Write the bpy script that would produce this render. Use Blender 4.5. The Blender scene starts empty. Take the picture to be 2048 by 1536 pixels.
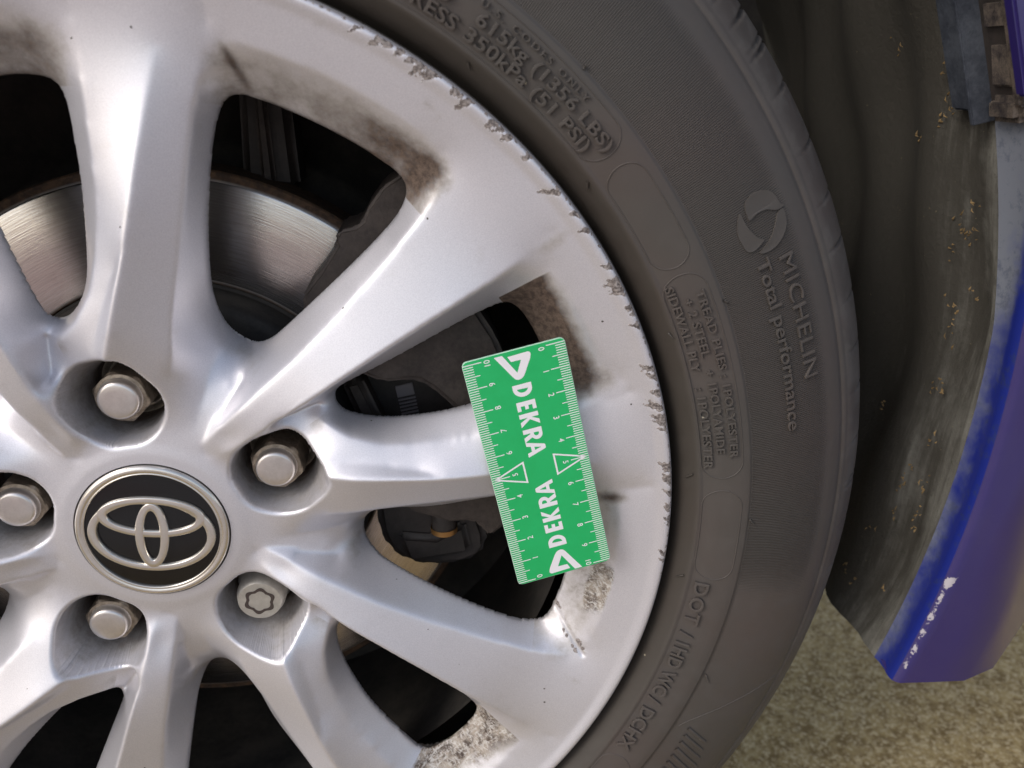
import bpy, bmesh, math, random
import numpy as np
from mathutils import Matrix, Vector
from mathutils.geometry import delaunay_2d_cdt

random.seed(7); RNG = np.random.default_rng(7)
PI = math.pi
sc = bpy.context.scene
COL = sc.collection

# ------------------------------------------------------------------ camera, world, sun, exposure
# Wheel frame: x right, y up, z out of the wheel (metres); world = (x, -z, y)
def W(a):
    a = np.asarray(a, float).reshape(-1, 3)
    return np.stack([a[:, 0], -a[:, 2], a[:, 1]], 1)
CAM = np.array([0.11877, 0.18216, 0.292336])
CR = np.array([[0.9941868, 0.0, 0.1076692], [-0.03948, -0.9303476, 0.3645472], [0.1001698, -0.3666788, -0.9249393]])
cd = bpy.data.cameras.new('camera'); cam = bpy.data.objects.new('camera', cd); COL.objects.link(cam)
ax = W(np.array([CR[0], -CR[1], -CR[2]]))
M = Matrix(((*[ax[i][0] for i in range(3)], 0), (*[ax[i][1] for i in range(3)], 0), (*[ax[i][2] for i in range(3)], 0), (0, 0, 0, 1)))
M.translation = Vector(W(CAM)[0]); cam.matrix_world = M
cd.sensor_width = 36; cd.lens = 1610 / 2048 * 36; cd.clip_start = 0.01; cd.clip_end = 200
cd.dof.use_dof = True; cd.dof.focus_distance = 0.345; cd.dof.aperture_fstop = 10.0
sc.camera = cam

SUN_EL, SUN_AZ = 37, 238      # degrees; azimuth measured from world +Y clockwise
wd = bpy.data.worlds.new('World'); sc.world = wd; wd.use_nodes = True
nt = wd.node_tree; bg = nt.nodes['Background']
sky = nt.nodes.new('ShaderNodeTexSky'); sky.sky_type = 'NISHITA'; sky.sun_disc = False
sky.sun_elevation = math.radians(SUN_EL); sky.sun_rotation = math.radians(SUN_AZ)
sky.air_density = 1.0; sky.dust_density = 2.0; sky.ozone_density = 1.0
hs = nt.nodes.new('ShaderNodeHueSaturation'); hs.inputs['Saturation'].default_value = 0.7
nt.links.new(sky.outputs[0], hs.inputs['Color']); nt.links.new(hs.outputs[0], bg.inputs[0]); bg.inputs[1].default_value = 0.15
sl = bpy.data.lights.new('sun', 'SUN'); sl.energy = 0.85; sl.angle = math.radians(22); sl.color = (1.0, 0.95, 0.9)
so = bpy.data.objects.new('sun', sl); COL.objects.link(so)
az, el = math.radians(SUN_AZ), math.radians(SUN_EL)
sd = Vector((math.sin(az) * math.cos(el), math.cos(az) * math.cos(el), math.sin(el)))
so.rotation_euler = sd.to_track_quat('Z', 'Y').to_euler(); so.location = (0, -3, 4)
sc.view_settings.view_transform = 'Standard'; sc.view_settings.look = 'None'
sc.view_settings.exposure = 0.36; sc.view_settings.gamma = 1.0
sc.cycles.use_denoising = True
sc.cycles.denoising_prefilter = 'ACCURATE'
sc.cycles.max_bounces = 8

# ------------------------------------------------------------------ helpers
def thing(name, label, cat, loc=(0, 0, 0), group=None):
    o = bpy.data.objects.new(name, None); COL.objects.link(o); o.location = loc
    o.empty_display_size = 0.05; o['label'] = label; o['category'] = cat
    if group: o['group'] = group
    return o
def worldloc(o):
    v = Vector((0, 0, 0))
    while o is not None: v += o.location; o = o.parent
    return v
def link(name, me, mat, parent=None, label=None, kind=None):
    o = bpy.data.objects.new(name, me); COL.objects.link(o)
    if mat is not None and not me.materials: me.materials.append(mat)
    if parent is not None: o.parent = parent; o.location = -worldloc(parent)
    if label: o['label'] = label
    if kind: o['kind'] = kind
    return o
def mesh(name, v, f, smooth=True, wheel=True):
    me = bpy.data.meshes.new(name)
    v = W(v) if wheel else np.asarray(v, float)
    me.from_pydata([tuple(x) for x in v], [], [tuple(int(i) for i in x) for x in f]); me.update()
    if smooth: me.polygons.foreach_set('use_smooth', [True] * len(me.polygons))
    return me
def sharp(me, deg=35):
    me.set_sharp_from_angle(angle=math.radians(deg)); return me
def lathe(prof, n, c=(0, 0), a0=0, a1=360, cap0=False):
    """prof: list of (r,z) mm -> verts/faces in metres about axis z through c (m)"""
    full = abs(a1 - a0) >= 359.9
    na = n if full else n + 1
    th = np.radians(a0 + (a1 - a0) * np.arange(na) / n)
    v = []
    for r, z in prof:
        for t in th: v.append((c[0] + r * 1e-3 * math.cos(t), c[1] + r * 1e-3 * math.sin(t), z * 1e-3))
    f = []
    m = len(prof)
    for i in range(m - 1):
        for j in range(n):
            k = (j + 1) % na
            f.append((i * na + j, (i + 1) * na + j, (i + 1) * na + k, i * na + k))
    if cap0: f.append(tuple(range(na)))
    return v, f
def prism(poly, z0, z1, bev=0.0012):
    """polygon (mm, wheel xy) -> solid between z0 (front) and z1 (back), front edge bevelled"""
    bm = bmesh.new()
    vs = [bm.verts.new((x * 1e-3, y * 1e-3, z0)) for x, y in poly]
    f = bm.faces.new(vs)
    if f.normal.z < 0 or True: f.normal_update()
    if f.normal.z < 0: f.normal_flip()
    r = bmesh.ops.extrude_face_region(bm, geom=[f])
    nv = [e for e in r['geom'] if isinstance(e, bmesh.types.BMVert)]
    for v in nv: v.co.z = z1
    bmesh.ops.recalc_face_normals(bm, faces=bm.faces)
    if bev:
        bmesh.ops.bevel(bm, geom=[e for e in bm.edges], offset=bev, segments=3, affect='EDGES', clamp_overlap=True)
    me = bpy.data.meshes.new('p')
    for v in bm.verts: v.co = Vector((v.co.x, -v.co.z, v.co.y))
    bm.to_mesh(me); bm.free()
    me.polygons.foreach_set('use_smooth', [True] * len(me.polygons)); sharp(me, 50)
    return me
def tube(pts, rad, n=6, closed=False):
    pts = np.asarray(pts, float); m = len(pts)
    rad = np.broadcast_to(rad, (m,))
    v, f = [], []
    for i in range(m):
        a = pts[(i - 1) % m] if (closed or i > 0) else pts[i]
        b = pts[(i + 1) % m] if (closed or i < m - 1) else pts[i]
        t = (b - a) / (np.linalg.norm(b - a) + 1e-12)
        u = np.cross(t, (0.1, 0.2, 1.0)); u /= np.linalg.norm(u) + 1e-12
        w = np.cross(t, u)
        for k in range(n):
            q = 2 * PI * k / n
            v.append(pts[i] + rad[i] * (math.cos(q) * u + math.sin(q) * w))
    for i in range(m if closed else m - 1):
        j = (i + 1) % m
        for k in range(n):
            l = (k + 1) % n
            f.append((i * n + k, i * n + l, j * n + l, j * n + k))
    return v, f
def join_geo(parts):
    V, F, o = [], [], 0
    for v, f in parts:
        V.extend([tuple(x) for x in v]); F.extend([tuple(i + o for i in x) for x in f]); o += len(v)
    return V, F
def curve_mesh(cu):
    ob = bpy.data.objects.new('tmp', cu); COL.objects.link(ob)
    bpy.context.view_layer.update()
    dg = bpy.context.evaluated_depsgraph_get()
    me = bpy.data.meshes.new_from_object(ob.evaluated_get(dg))
    v = np.array([x.co[:] for x in me.vertices]); f = [tuple(p.vertices) for p in me.polygons]
    bpy.data.objects.remove(ob); bpy.data.curves.remove(cu); bpy.data.meshes.remove(me)
    return v, f
def text_geo(s, extrude=0.0, bevel=0.0, spacing=1.0, offset=0.0):
    cu = bpy.data.curves.new('t', 'FONT'); cu.body = s; cu.size = 1.0; cu.extrude = extrude
    cu.bevel_depth = bevel; cu.bevel_resolution = 1; cu.space_character = spacing; cu.offset = offset; cu.resolution_u = 3
    return curve_mesh(cu)
def fill_geo(polys, extrude=0.0):
    cu = bpy.data.curves.new('c', 'CURVE'); cu.dimensions = '2D'; cu.fill_mode = 'BOTH' if extrude else 'FRONT'; cu.extrude = extrude
    for p in polys:
        s = cu.splines.new('POLY'); s.points.add(len(p) - 1)
        for i, q in enumerate(p): s.points[i].co = (q[0], q[1], 0, 1)
        s.use_cyclic_u = True
    return curve_mesh(cu)

# ------------------------------------------------------------------ materials
def material(name, base=(0.5, 0.5, 0.5), rough=0.5, metal=0.0, **kw):
    m = bpy.data.materials.new(name); m.use_nodes = True
    b = m.node_tree.nodes['Principled BSDF']
    b.inputs['Base Color'].default_value = (*base, 1); b.inputs['Roughness'].default_value = rough; b.inputs['Metallic'].default_value = metal
    for k, v in kw.items(): b.inputs[k.replace('_', ' ')].default_value = v
    return m
class NT:
    def __init__(s, m): s.t = m.node_tree; s.b = s.t.nodes['Principled BSDF']
    def n(s, typ, **kw):
        x = s.t.nodes.new('ShaderNode' + typ)
        for k, v in kw.items(): setattr(x, k, v)
        return x
    def l(s, a, b): s.t.links.new(a, b)
    def noise(s, scale, detail=4, rough=0.5, vec=None, dist=0.0):
        x = s.n('TexNoise'); x.inputs['Scale'].default_value = scale; x.inputs['Detail'].default_value = detail
        x.inputs['Roughness'].default_value = rough; x.inputs['Distortion'].default_value = dist
        if vec is None:
            if not hasattr(s, 'tc'): s.tc = s.n('TexCoord')
            vec = s.tc.outputs['Object']
        s.l(vec, x.inputs['Vector']); return x.outputs[0]
    def math(s, op, a, b=None, c=None, clamp=False):
        x = s.n('Math', operation=op, use_clamp=clamp)
        for i, q in enumerate((a, b, c)):
            if q is None: continue
            if isinstance(q, (int, float)): x.inputs[i].default_value = q
            else: s.l(q, x.inputs[i])
        return x.outputs[0]
    def ramp(s, f, lo, hi, a=0.0, b=1.0):
        x = s.n('MapRange', interpolation_type='SMOOTHSTEP'); s.l(f, x.inputs[0])
        x.inputs[1].default_value = lo; x.inputs[2].default_value = hi; x.inputs[3].default_value = a; x.inputs[4].default_value = b
        return x.outputs[0]
    def mix(s, f, a, b):
        x = s.n('Mix', data_type='RGBA')
        if isinstance(f, (int, float)): x.inputs[0].default_value = f
        else: s.l(f, x.inputs[0])
        for i, q in ((6, a), (7, b)):
            if isinstance(q, tuple): x.inputs[i].default_value = (*q, 1)
            else: s.l(q, x.inputs[i])
        return x.outputs[2]
    def bump(s, h, strength=0.3, dist=0.001, normal=None):
        x = s.n('Bump'); x.inputs['Strength'].default_value = strength; x.inputs['Distance'].default_value = dist
        s.l(h, x.inputs['Height'])
        if normal is not None: s.l(normal, x.inputs['Normal'])
        return x.outputs[0]
    def attr(s, name): return s.n('Attribute', attribute_name=name).outputs['Fac']
    def set(s, name, v): s.l(v, s.b.inputs[name])

def silver_paint():
    m = material('silver_wheel_paint', (0.6, 0.6, 0.62), 0.4, 0.62); n = NT(m)
    n.b.inputs['Coat Weight'].default_value = 0.35; n.b.inputs['Coat Roughness'].default_value = 0.12
    fl = n.noise(2600, 2, 0.6)
    col = n.mix(n.ramp(fl, 0.3, 0.7), (0.625, 0.612, 0.65), (0.725, 0.712, 0.748))
    d = n.attr('dirt_shade'); r = n.attr('rash'); s = n.attr('scuff')
    big = n.noise(95, 6, 0.65); fine = n.noise(420, 5, 0.7); streak = n.noise(900, 3, 0.6)
    nz = n.math('ADD', n.math('MULTIPLY', big, 0.85), n.math('MULTIPLY', fine, 0.3))
    df = n.ramp(n.math('ADD', d, n.math('MULTIPLY', n.math('SUBTRACT', nz, 0.58), 0.95)), 0.16, 0.78)
    thin = n.ramp(n.math('ADD', n.math('MULTIPLY', d, 1.6), n.math('SUBTRACT', big, 0.5)), 0.05, 0.6, 0, 0.55)
    dcol = n.mix(n.ramp(fine, 0.35, 0.68), (0.050, 0.032, 0.024), (0.13, 0.092, 0.068))
    col = n.mix(thin, col, (0.34, 0.30, 0.24))
    col = n.mix(df, col, dcol)
    # scuffed dirt: pale hatching over brown grime
    sf = n.ramp(n.math('ADD', s, n.math('MULTIPLY', n.math('SUBTRACT', nz, 0.58), 1.6)), 0.25, 0.7)
    def scratch(rx, ry, rz, sc_):
        mp = n.n('Mapping', vector_type='TEXTURE'); n.l(n.tc.outputs['Object'], mp.inputs[0]); mp.inputs['Rotation'].default_value = (rx, ry, rz); mp.inputs['Scale'].default_value = (1 / sc_, 1 / (sc_ * .3), 1 / (sc_ * .12))
        return n.ramp(n.noise(1.0, 3, 0.6, mp.outputs[0], 0.4), 0.52, 0.62)
    hatch = n.math('MAXIMUM', n.math('MAXIMUM', scratch(0, 0.9, 0, 1300), scratch(0, -0.5, 0, 1100)), scratch(0, 1.9, 0, 1500))
    scol = n.mix(n.math('MULTIPLY', n.math('MULTIPLY', hatch, n.ramp(fine, 0.35, 0.6)), 0.8), n.mix(n.ramp(n.noise(160, 4, 0.65), 0.38, 0.62), dcol, (0.34, 0.29, 0.24)), (0.62, 0.60, 0.57))
    col = n.mix(sf, col, scol)
    # chewed rim edge
    rf = n.ramp(n.math('ADD', n.math('MULTIPLY', r, 1.7), n.math('MULTIPLY', n.math('SUBTRACT', streak, 0.5), 1.2)), 0.46, 0.56)
    rcol = n.mix(n.ramp(streak, 0.35, 0.65), (0.085, 0.068, 0.062), (0.33, 0.29, 0.27))
    col = n.mix(rf, col, rcol)
    # small specks and chips
    v2 = n.n('TexVoronoi', feature='F1'); v2.inputs['Scale'].default_value = 150; n.l(n.tc.outputs['Object'], v2.inputs['Vector'])
    sel = n.math('LESS_THAN', n.n('SeparateColor').outputs[0], -1)
    sep = n.n('SeparateColor'); n.l(v2.outputs['Color'], sep.inputs[0])
    speck = n.math('MULTIPLY', n.math('LESS_THAN', n.math('ADD', v2.outputs['Distance'], n.math('MULTIPLY', n.math('SUBTRACT', streak, 0.5), 0.16)), 0.06), n.math('GREATER_THAN', sep.outputs[0], 0.93))
    col = n.mix(speck, col, (0.07, 0.06, 0.055))
    n.set('Base Color', col)
    anyd = n.math('MAXIMUM', n.math('MAXIMUM', df, n.math('MULTIPLY', thin, 0.7)), n.math('MAXIMUM', rf, sf))
    n.set('Metallic', n.ramp(anyd, 0, 1, 0.62, 0.02)); n.set('Roughness', n.ramp(anyd, 0, 1, 0.44, 0.75))
    n.set('Coat Weight', n.ramp(anyd, 0, 1, 0.35, 0.0))
    b1 = n.bump(fl, 0.05, 0.0002)
    b2 = n.bump(n.math('MULTIPLY', n.math('MULTIPLY', streak, rf), 1.0), 0.5, 0.0008, b1)
    n.set('Normal', n.bump(n.math('MULTIPLY', fine, n.math('MAXIMUM', df, sf)), 0.25, 0.0005, b2))
    return m
def rubber(ribs=True):
    m = material('tyre_rubber' if ribs else 'smooth_moulded_rubber', (0.03, 0.027, 0.025), 0.62); n = NT(m); n.noise(10)
    sep = n.n('SeparateXYZ'); n.l(n.tc.outputs['Object'], sep.inputs[0])
    x, z = sep.outputs[0], sep.outputs[2]
    th = n.math('ARCTAN2', z, x)
    rr = n.math('SQRT', n.math('ADD', n.math('MULTIPLY', x, x), n.math('MULTIPLY', z, z)))
    wav = n.math('SINE', n.math('MULTIPLY', th, 2000.0))
    mask = n.math('MULTIPLY', n.ramp(rr, 0.2516, 0.2524), n.ramp(rr, 0.281, 0.288, 1, 0))
    mask = n.math('MULTIPLY', mask, n.ramp(th, -0.16, -0.06))
    if not ribs: mask = n.math('MULTIPLY', mask, 0.0)
    big = n.noise(14, 4); mid = n.noise(120, 5, 0.7); fine = n.noise(1500, 3)
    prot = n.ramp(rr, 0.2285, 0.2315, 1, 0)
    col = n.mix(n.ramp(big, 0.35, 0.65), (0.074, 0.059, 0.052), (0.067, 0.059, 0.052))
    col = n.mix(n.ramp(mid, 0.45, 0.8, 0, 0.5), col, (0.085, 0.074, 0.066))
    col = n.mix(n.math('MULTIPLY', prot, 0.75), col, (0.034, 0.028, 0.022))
    lines = n.math('MULTIPLY', n.ramp(wav, -0.6, 0.9), mask)
    col = n.mix(n.math('MULTIPLY', n.math('SUBTRACT', mask, lines), 0.55), col, (0.03, 0.026, 0.024))
    vs_ = n.n('TexVoronoi', feature='F1'); vs_.inputs['Scale'].default_value = 70; n.l(n.tc.outputs['Object'], vs_.inputs['Vector'])
    sp_ = n.n('SeparateColor'); n.l(vs_.outputs['Color'], sp_.inputs[0])
    fleck = n.math('MULTIPLY', n.math('LESS_THAN', vs_.outputs['Distance'], 0.035), n.math('GREATER_THAN', sp_.outputs[0], 0.8))
    col = n.mix(n.math('MULTIPLY', fleck, 0.8), col, (0.42, 0.37, 0.27))
    worn = n.math('MULTIPLY', n.ramp(rr, 0.288, 0.306), n.ramp(n.noise(60, 5, 0.7), 0.42, 0.66))
    col = n.mix(n.math('MULTIPLY', worn, 0.6), col, (0.115, 0.105, 0.095))
    n.set('Base Color', col)
    n.set('Roughness', n.ramp(mid, 0.3, 0.7, 0.52, 0.68))
    b1 = n.bump(fine, 0.12, 0.0003)
    n.set('Normal', n.bump(lines, 1.0, 0.0006, b1))
    return m
def disc_metal():
    m = material('brushed_disc_steel', (0.60, 0.56, 0.53), 0.28, 1.0); n = NT(m); n.noise(10)
    sep = n.n('SeparateXYZ'); n.l(n.tc.outputs['Object'], sep.inputs[0])
    x, z = sep.outputs[0], sep.outputs[2]
    rr = n.math('SQRT', n.math('ADD', n.math('MULTIPLY', x, x), n.math('MULTIPLY', z, z)))
    comb = n.n('CombineXYZ'); n.l(n.math('MULTIPLY', rr, 1.0), comb.inputs[0])
    n.l(n.math('MULTIPLY', n.math('ARCTAN2', z, x), 0.004), comb.inputs[1])
    g = n.noise(1500, 4, 0.7, comb.outputs[0])
    g2 = n.noise(260, 3, 0.6, comb.outputs[0])
    col = n.mix(n.ramp(g, 0.3, 0.7), (0.50, 0.46, 0.43), (0.66, 0.62, 0.59))
    rust = n.math('MAXIMUM', n.ramp(rr, 0.1375, 0.1395), n.ramp(rr, 0.0925, 0.0945, 1, 0))
    rn = n.noise(300, 5, 0.7)
    col = n.mix(rust, col, n.mix(n.ramp(rn, 0.35, 0.65), (0.05, 0.032, 0.022), (0.12, 0.07, 0.04)))
    n.set('Base Color', col); n.set('Metallic', n.ramp(rust, 0, 1, 1.0, 0.2)); n.set('Roughness', n.ramp(rust, 0, 1, 0.2, 0.8))
    n.set('Normal', n.bump(n.math('ADD', g, g2), 0.18, 0.0004))
    return m
def grimy(name, c1, c2, rough=0.75, scale=60, metal=0.0, bump=0.3):
    m = material(name, c1, rough, metal); n = NT(m)
    a = n.noise(scale, 6, 0.65); b = n.noise(scale * 9, 4, 0.7)
    f = n.ramp(n.math('ADD', n.math('MULTIPLY', a, 0.7), n.math('MULTIPLY', b, 0.3)), 0.36, 0.66)
    n.set('Base Color', n.mix(f, c1, c2)); n.set('Normal', n.bump(b, bump, 0.0008))
    return m
MAT = dict(
    paint=silver_paint(), rubber=rubber(), plain=rubber(False), disc=disc_metal(),
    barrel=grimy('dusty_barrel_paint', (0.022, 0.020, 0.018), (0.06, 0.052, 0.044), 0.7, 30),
    cast=grimy('caliper_casting', (0.034, 0.027, 0.024), (0.075, 0.060, 0.052), 0.6, 55, 0.3),
    dark=grimy('caliper_dark', (0.018, 0.015, 0.013), (0.038, 0.030, 0.027), 0.6, 45),
    nut=grimy('nut_steel', (0.62, 0.58, 0.55), (0.72, 0.68, 0.65), 0.3, 180, 0.8, 0.05),
    hexs=grimy('nut_hex_steel', (0.20, 0.165, 0.13), (0.40, 0.34, 0.27), 0.42, 260, 0.8, 0.15),
    lock=grimy('lock_nut_steel', (0.46, 0.44, 0.40), (0.56, 0.54, 0.50), 0.4, 300, 0.6, 0.1),
    groove=material('groove_dark', (0.05, 0.035, 0.03), 0.7),
    chrome=grimy('emblem_chrome', (0.72, 0.68, 0.62), (0.78, 0.75, 0.70), 0.24, 90, 0.85, 0.02),
    gloss=material('gloss_black', (0.006, 0.006, 0.0065), 0.1, 0.0, Coat_Weight=0.1, Coat_Roughness=0.04),
    gold=material('zinc_gold_washer', (0.40, 0.22, 0.08), 0.4, 0.8),
    green=grimy('card_green', (0.012, 0.44, 0.12), (0.016, 0.48, 0.14), 0.38, 25, 0.0, 0.03),
    greenedge=material('card_edge', (0.42, 0.66, 0.5), 0.5),
    white=material('card_white_print', (0.86, 0.83, 0.85), 0.45),
)

# ================================================================== GROUND
def ground():
    m = material('gritty_ground', (0.2, 0.16, 0.1), 0.9); n = NT(m)
    a = n.noise(1.6, 3); b = n.noise(85, 5, 0.75); c = n.noise(330, 4, 0.7)
    col = n.mix(n.ramp(b, 0.38, 0.62), (0.18, 0.11, 0.032), (0.37, 0.26, 0.105))
    col = n.mix(n.ramp(c, 0.47, 0.64, 0, 0.9), col, (0.58, 0.45, 0.25))
    sp = n.n('SeparateXYZ'); n.l(n.tc.outputs['Object'], sp.inputs[0])
    front = n.ramp(n.math('ADD', sp.outputs[1], n.math('MULTIPLY', n.math('SUBTRACT', a, 0.5), 0.3)), -0.55, -0.25, 1, 0)  # ground ahead, out of view, made paler for what the metal reflects
    bounce_tint = n.mix(n.ramp(a, 0.42, 0.58), (0.47, 0.42, 0.39), (0.48, 0.29, 0.25))  # pinkish tone added to colour the reflections in disc and silver paint
    col = n.mix(front, col, n.mix(n.ramp(b, 0.35, 0.65, 0, 0.5), bounce_tint, (0.36, 0.31, 0.28)))
    n.set('Base Color', col); n.set('Normal', n.bump(n.math('ADD', b, c), 0.5, 0.004))
    s = 60; N = 24
    v = []; f = []
    g = np.linspace(-1, 1, N + 1); g = np.sign(g) * np.abs(g) ** 2.2 * s
    for y in g:
        for x in g: v.append((x, y, -0.302))
    for j in range(N):
        for i in range(N): f.append((j * (N + 1) + i, j * (N + 1) + i + 1, (j + 1) * (N + 1) + i + 1, (j + 1) * (N + 1) + i))
    o = link('ground', mesh('ground', v, f, False, False), m); o['kind'] = 'structure'
ground()

# ================================================================== WHEEL
PH = 96.5184                         # direction of the first nut, degrees
wheel = thing('wheel_assembly', 'silver ten-spoke alloy wheel with scuffed rim edge and worn black tyre', 'wheel', tuple(W((0, -0.30, -0.1))[0]))

# ---- heightfield of the alloy face: one 72 degree sector, (r mm, theta deg from nut, z mm)
ALPHA = [(181.5,-24.2,-22),(179,-22.9,-22),(173,-22.2,-22),(160,-22.1,-21.5),(146,-22.5,-21),(132,-23.2,-21),(117,-24.4,-23),(105,-25.7,-28),(96,-27.6,-34),(90,-30.3,-38),(87,-33.5,-41),(87,-36.8,-40),(90,-39.5,-36),(97,-41.5,-30),(108,-42.9,-26),(122,-44.2,-23),(137,-45.3,-21.5),(152,-46.1,-21),(165,-46.5,-21.5),(173,-46.3,-22),(179,-45.4,-22),(181.5,-43.6,-22),(182,-40,-22),(182,-35,-22),(182,-30,-22),(182,-26.5,-22)]
BETA = [(94.5,9.2,-27),(94,6.8,-27),(96,4.2,-27),(101,1.4,-27),(109,-1.0,-25.5),(119,-2.6,-23.5),(132,-3.9,-22),(145,-4.6,-22),(160,-4.9,-22),(172,-4.9,-22),(178,-4.0,-22),(180.5,-1.5,-22),(181,2,-22),(180,5.6,-22),(176,7.4,-22),(165,8.2,-22),(150,8.8,-22),(134,9.4,-22),(118,10.1,-23.5),(106,10.8,-25.5),(98,11.0,-27)]
POCKET = [(40.3,0,0),(40.8,-8,0),(44,-14.5,0),(50,-18.5,0),(57,-19.3,0),(64,-17.5,0),(70,-14,0),(75.5,-10.5,0),(79,-7,0),(79,-3,0),(77.5,2,0),(76,7,0),(73,12,0),(67,16,0),(60,17.8,0),(51,17.5,0),(44.5,14,0),(41,8,0)]
LINES = [
 [(42,-44.0,-16.8),(45,-39.6,-16.6),(50,-40.4,-15.2),(60,-42.2,-12.6),(70,-43.7,-9.8),(80,-45.1,-8.7),(90,-46.3,-8.3),(100,-47.4,-8.0),(120,-48.5,-8.8),(150,-48.9,-9.6),(180,-48.5,-9.6),(194,-47.7,-8.8)],          # M
 [(42.5,-45.8,-16.6),(46,-48.5,-15.6),(50,-50.8,-13.4),(60,-52.6,-9.8),(70,-53.9,-7.0),(80,-55.0,-5.2),(90,-55.9,-3.8),(100,-56.6,-3.0),(120,-57.6,-2.6),(140,-58.5,-2.9),(160,-59.3,-3.4),(180,-60.0,-5.4),(196,-60.0,-6.0),(208,-59.6,-4.0)],   # N
 [(84,-36.2,-33),(78,-36.7,-26.5),(72,-37.2,-22),(63,-37.8,-19.3),(55,-38.4,-17.8),(46,-39.0,-16.6)],   # L1
 [(78,-41.0,-23.5),(70,-40.6,-20.5),(60,-40.3,-18.2)],                             # groove
 [(80,-30.5,-28),(70,-31,-22.5),(58,-32,-18.8),(48,-34,-17.0)],                     # valley
 [(79.5,-4.9,-4.0),(90,-7.6,-1.6),(100,-9.4,-0.7),(110,-10.9,-0.3),(120,-12.2,-0.1),(130,-13.2,-0.1),(140,-13.9,-0.6),(150,-14.4,-1.5),(160,-15.0,-2.6),(170,-15.5,-3.8),(180,-16.0,-5.0),(192,-16.5,-6.2)],   # RC
 [(86.5,9.6,-18.0),(88.5,7.0,-15.0),(94.5,1.2,-11.8),(105,-3.7,-10.6),(116,-6.0,-10.4),(129,-7.5,-10.4),(140,-8.1,-10.3),(160,-8.4,-9.9),(187,-8.8,-8.6),(198,-8.6,-7.4),(208,-8.0,-5.0)],   # R1
 [(80,-0.9,-8.6),(91,-4.1,-7.9),(105,-8.1,-6.2),(116,-10.6,-4.4),(125.5,-12.72,-0.35)],       # pink strip edge
 [(74,-20.6,-12.5),(82,-20.7,-11.4),(90,-20.3,-10.8),(100,-20.1,-10.6),(120,-20.1,-10.2),(150,-20.1,-9.8),(170,-20.1,-9.7),(190,-20.6,-9.0),(203,-20.8,-6.6),(211,-20.3,-3.6)],     # RC2
 [(199,-22.6,-7.6),(198.6,-26,-7.2),(199,-31,-7),(199.3,-37,-7),(199.5,-42,-7.2),(198.5,-46,-8.4)],  # rim fillet, large window
 [(199,9.6,-6.8),(199.6,6,-7),(200.4,2,-7),(202,-3,-7),(206,-6.6,-6)],               # rim fillet, small window
 [(75,-56.2,-19),(82,-58,-20.3),(90,-60.2,-22.5)],                                  # foot of the broad spoke over the deck
]
PTS = [(76,8,-19),(84,9.5,-21),(48,20,-17),(48,-22,-17),(56,22.5,-17.2),(66,-24,-16.5),(60,-24,-15.8),(45,0,-16.6)]
def sxy(r, t): return r * math.cos(math.radians(t)), r * math.sin(math.radians(t))
def densify(L, step=5.0, closed=False):
    out = []; n = len(L)
    for i in range(n if closed else n - 1):
        a, b = np.array(L[i]), np.array(L[(i + 1) % n])
        d = np.linalg.norm(np.array(sxy(a[0], a[1])) - np.array(sxy(b[0], b[1])))
        m = max(1, int(d / step))
        for k in range(m): out.append(tuple(a + (b - a) * k / m))
    if not closed: out.append(L[-1])
    return out
def catmull(L, n=6):
    L = [np.array(p, float) for p in L]; out = []; m = len(L)
    for i in range(m):
        p0, p1, p2, p3 = L[i - 1], L[i], L[(i + 1) % m], L[(i + 2) % m]
        for k in range(n):
            t = k / n
            out.append(tuple(0.5 * (2 * p1 + (p2 - p0) * t + (2 * p0 - 5 * p1 + 4 * p2 - p3) * t * t + (3 * p1 - p0 - 3 * p2 + p3) * t ** 3)))
    return out
ALc, BEc, POc = catmull(ALPHA), catmull(BETA), catmull(POCKET)
cv, ce, cz = [], [], []
def addl(L, off, closed=False):
    s = len(cv)
    for r, t, z in L:
        x, y = sxy(r, t + off); cv.append(Vector((x, y))); cz.append(z)
    n = len(L)
    for i in range(n if closed else n - 1): ce.append((s + i, s + (i + 1) % n))
for k in (-2, -1, 0, 1):
    o = 72 * k
    addl(catmull(ALPHA, 2), o, True); addl(catmull(BETA, 2), o, True)
    for L in LINES: addl(densify(L), o)
    for p in PTS: addl([p], o)
for r, z in ((29, -15.2), (36, -15.4), (42 - 1.2, -16.2), (213.5, -2.2), (217, -0.3), (221, 0.0)):
    addl([(r, t, z) for t in np.arange(-206, 156, 3.0)], 0)
ov, oe, of, orv, _, _ = delaunay_2d_cdt(cv, ce, [], 0, 1e-4, True)
oz = np.zeros(len(ov)); cva = np.array([v[:] for v in cv]); cza = np.array(cz)
for i, ids in enumerate(orv):
    if ids: oz[i] = np.mean([cza[j] for j in ids])
    else: oz[i] = cza[((cva - np.array(ov[i][:])) ** 2).sum(1).argmin()]
NR, NTH = 320, 336
RR = 31.6 + (219.9 - 31.6) * np.arange(NR) / (NR - 1)
TH = -63.0 + 72.0 * np.arange(NTH) / NTH           # starts in the middle of the broad spoke's chamfer side
GX = RR[:, None] * np.cos(np.radians(TH))[None]; GY = RR[:, None] * np.sin(np.radians(TH))[None]
GZ = np.full((NR, NTH), np.nan)
ova = np.array([v[:] for v in ov])
dr = RR[1] - RR[0]
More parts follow.
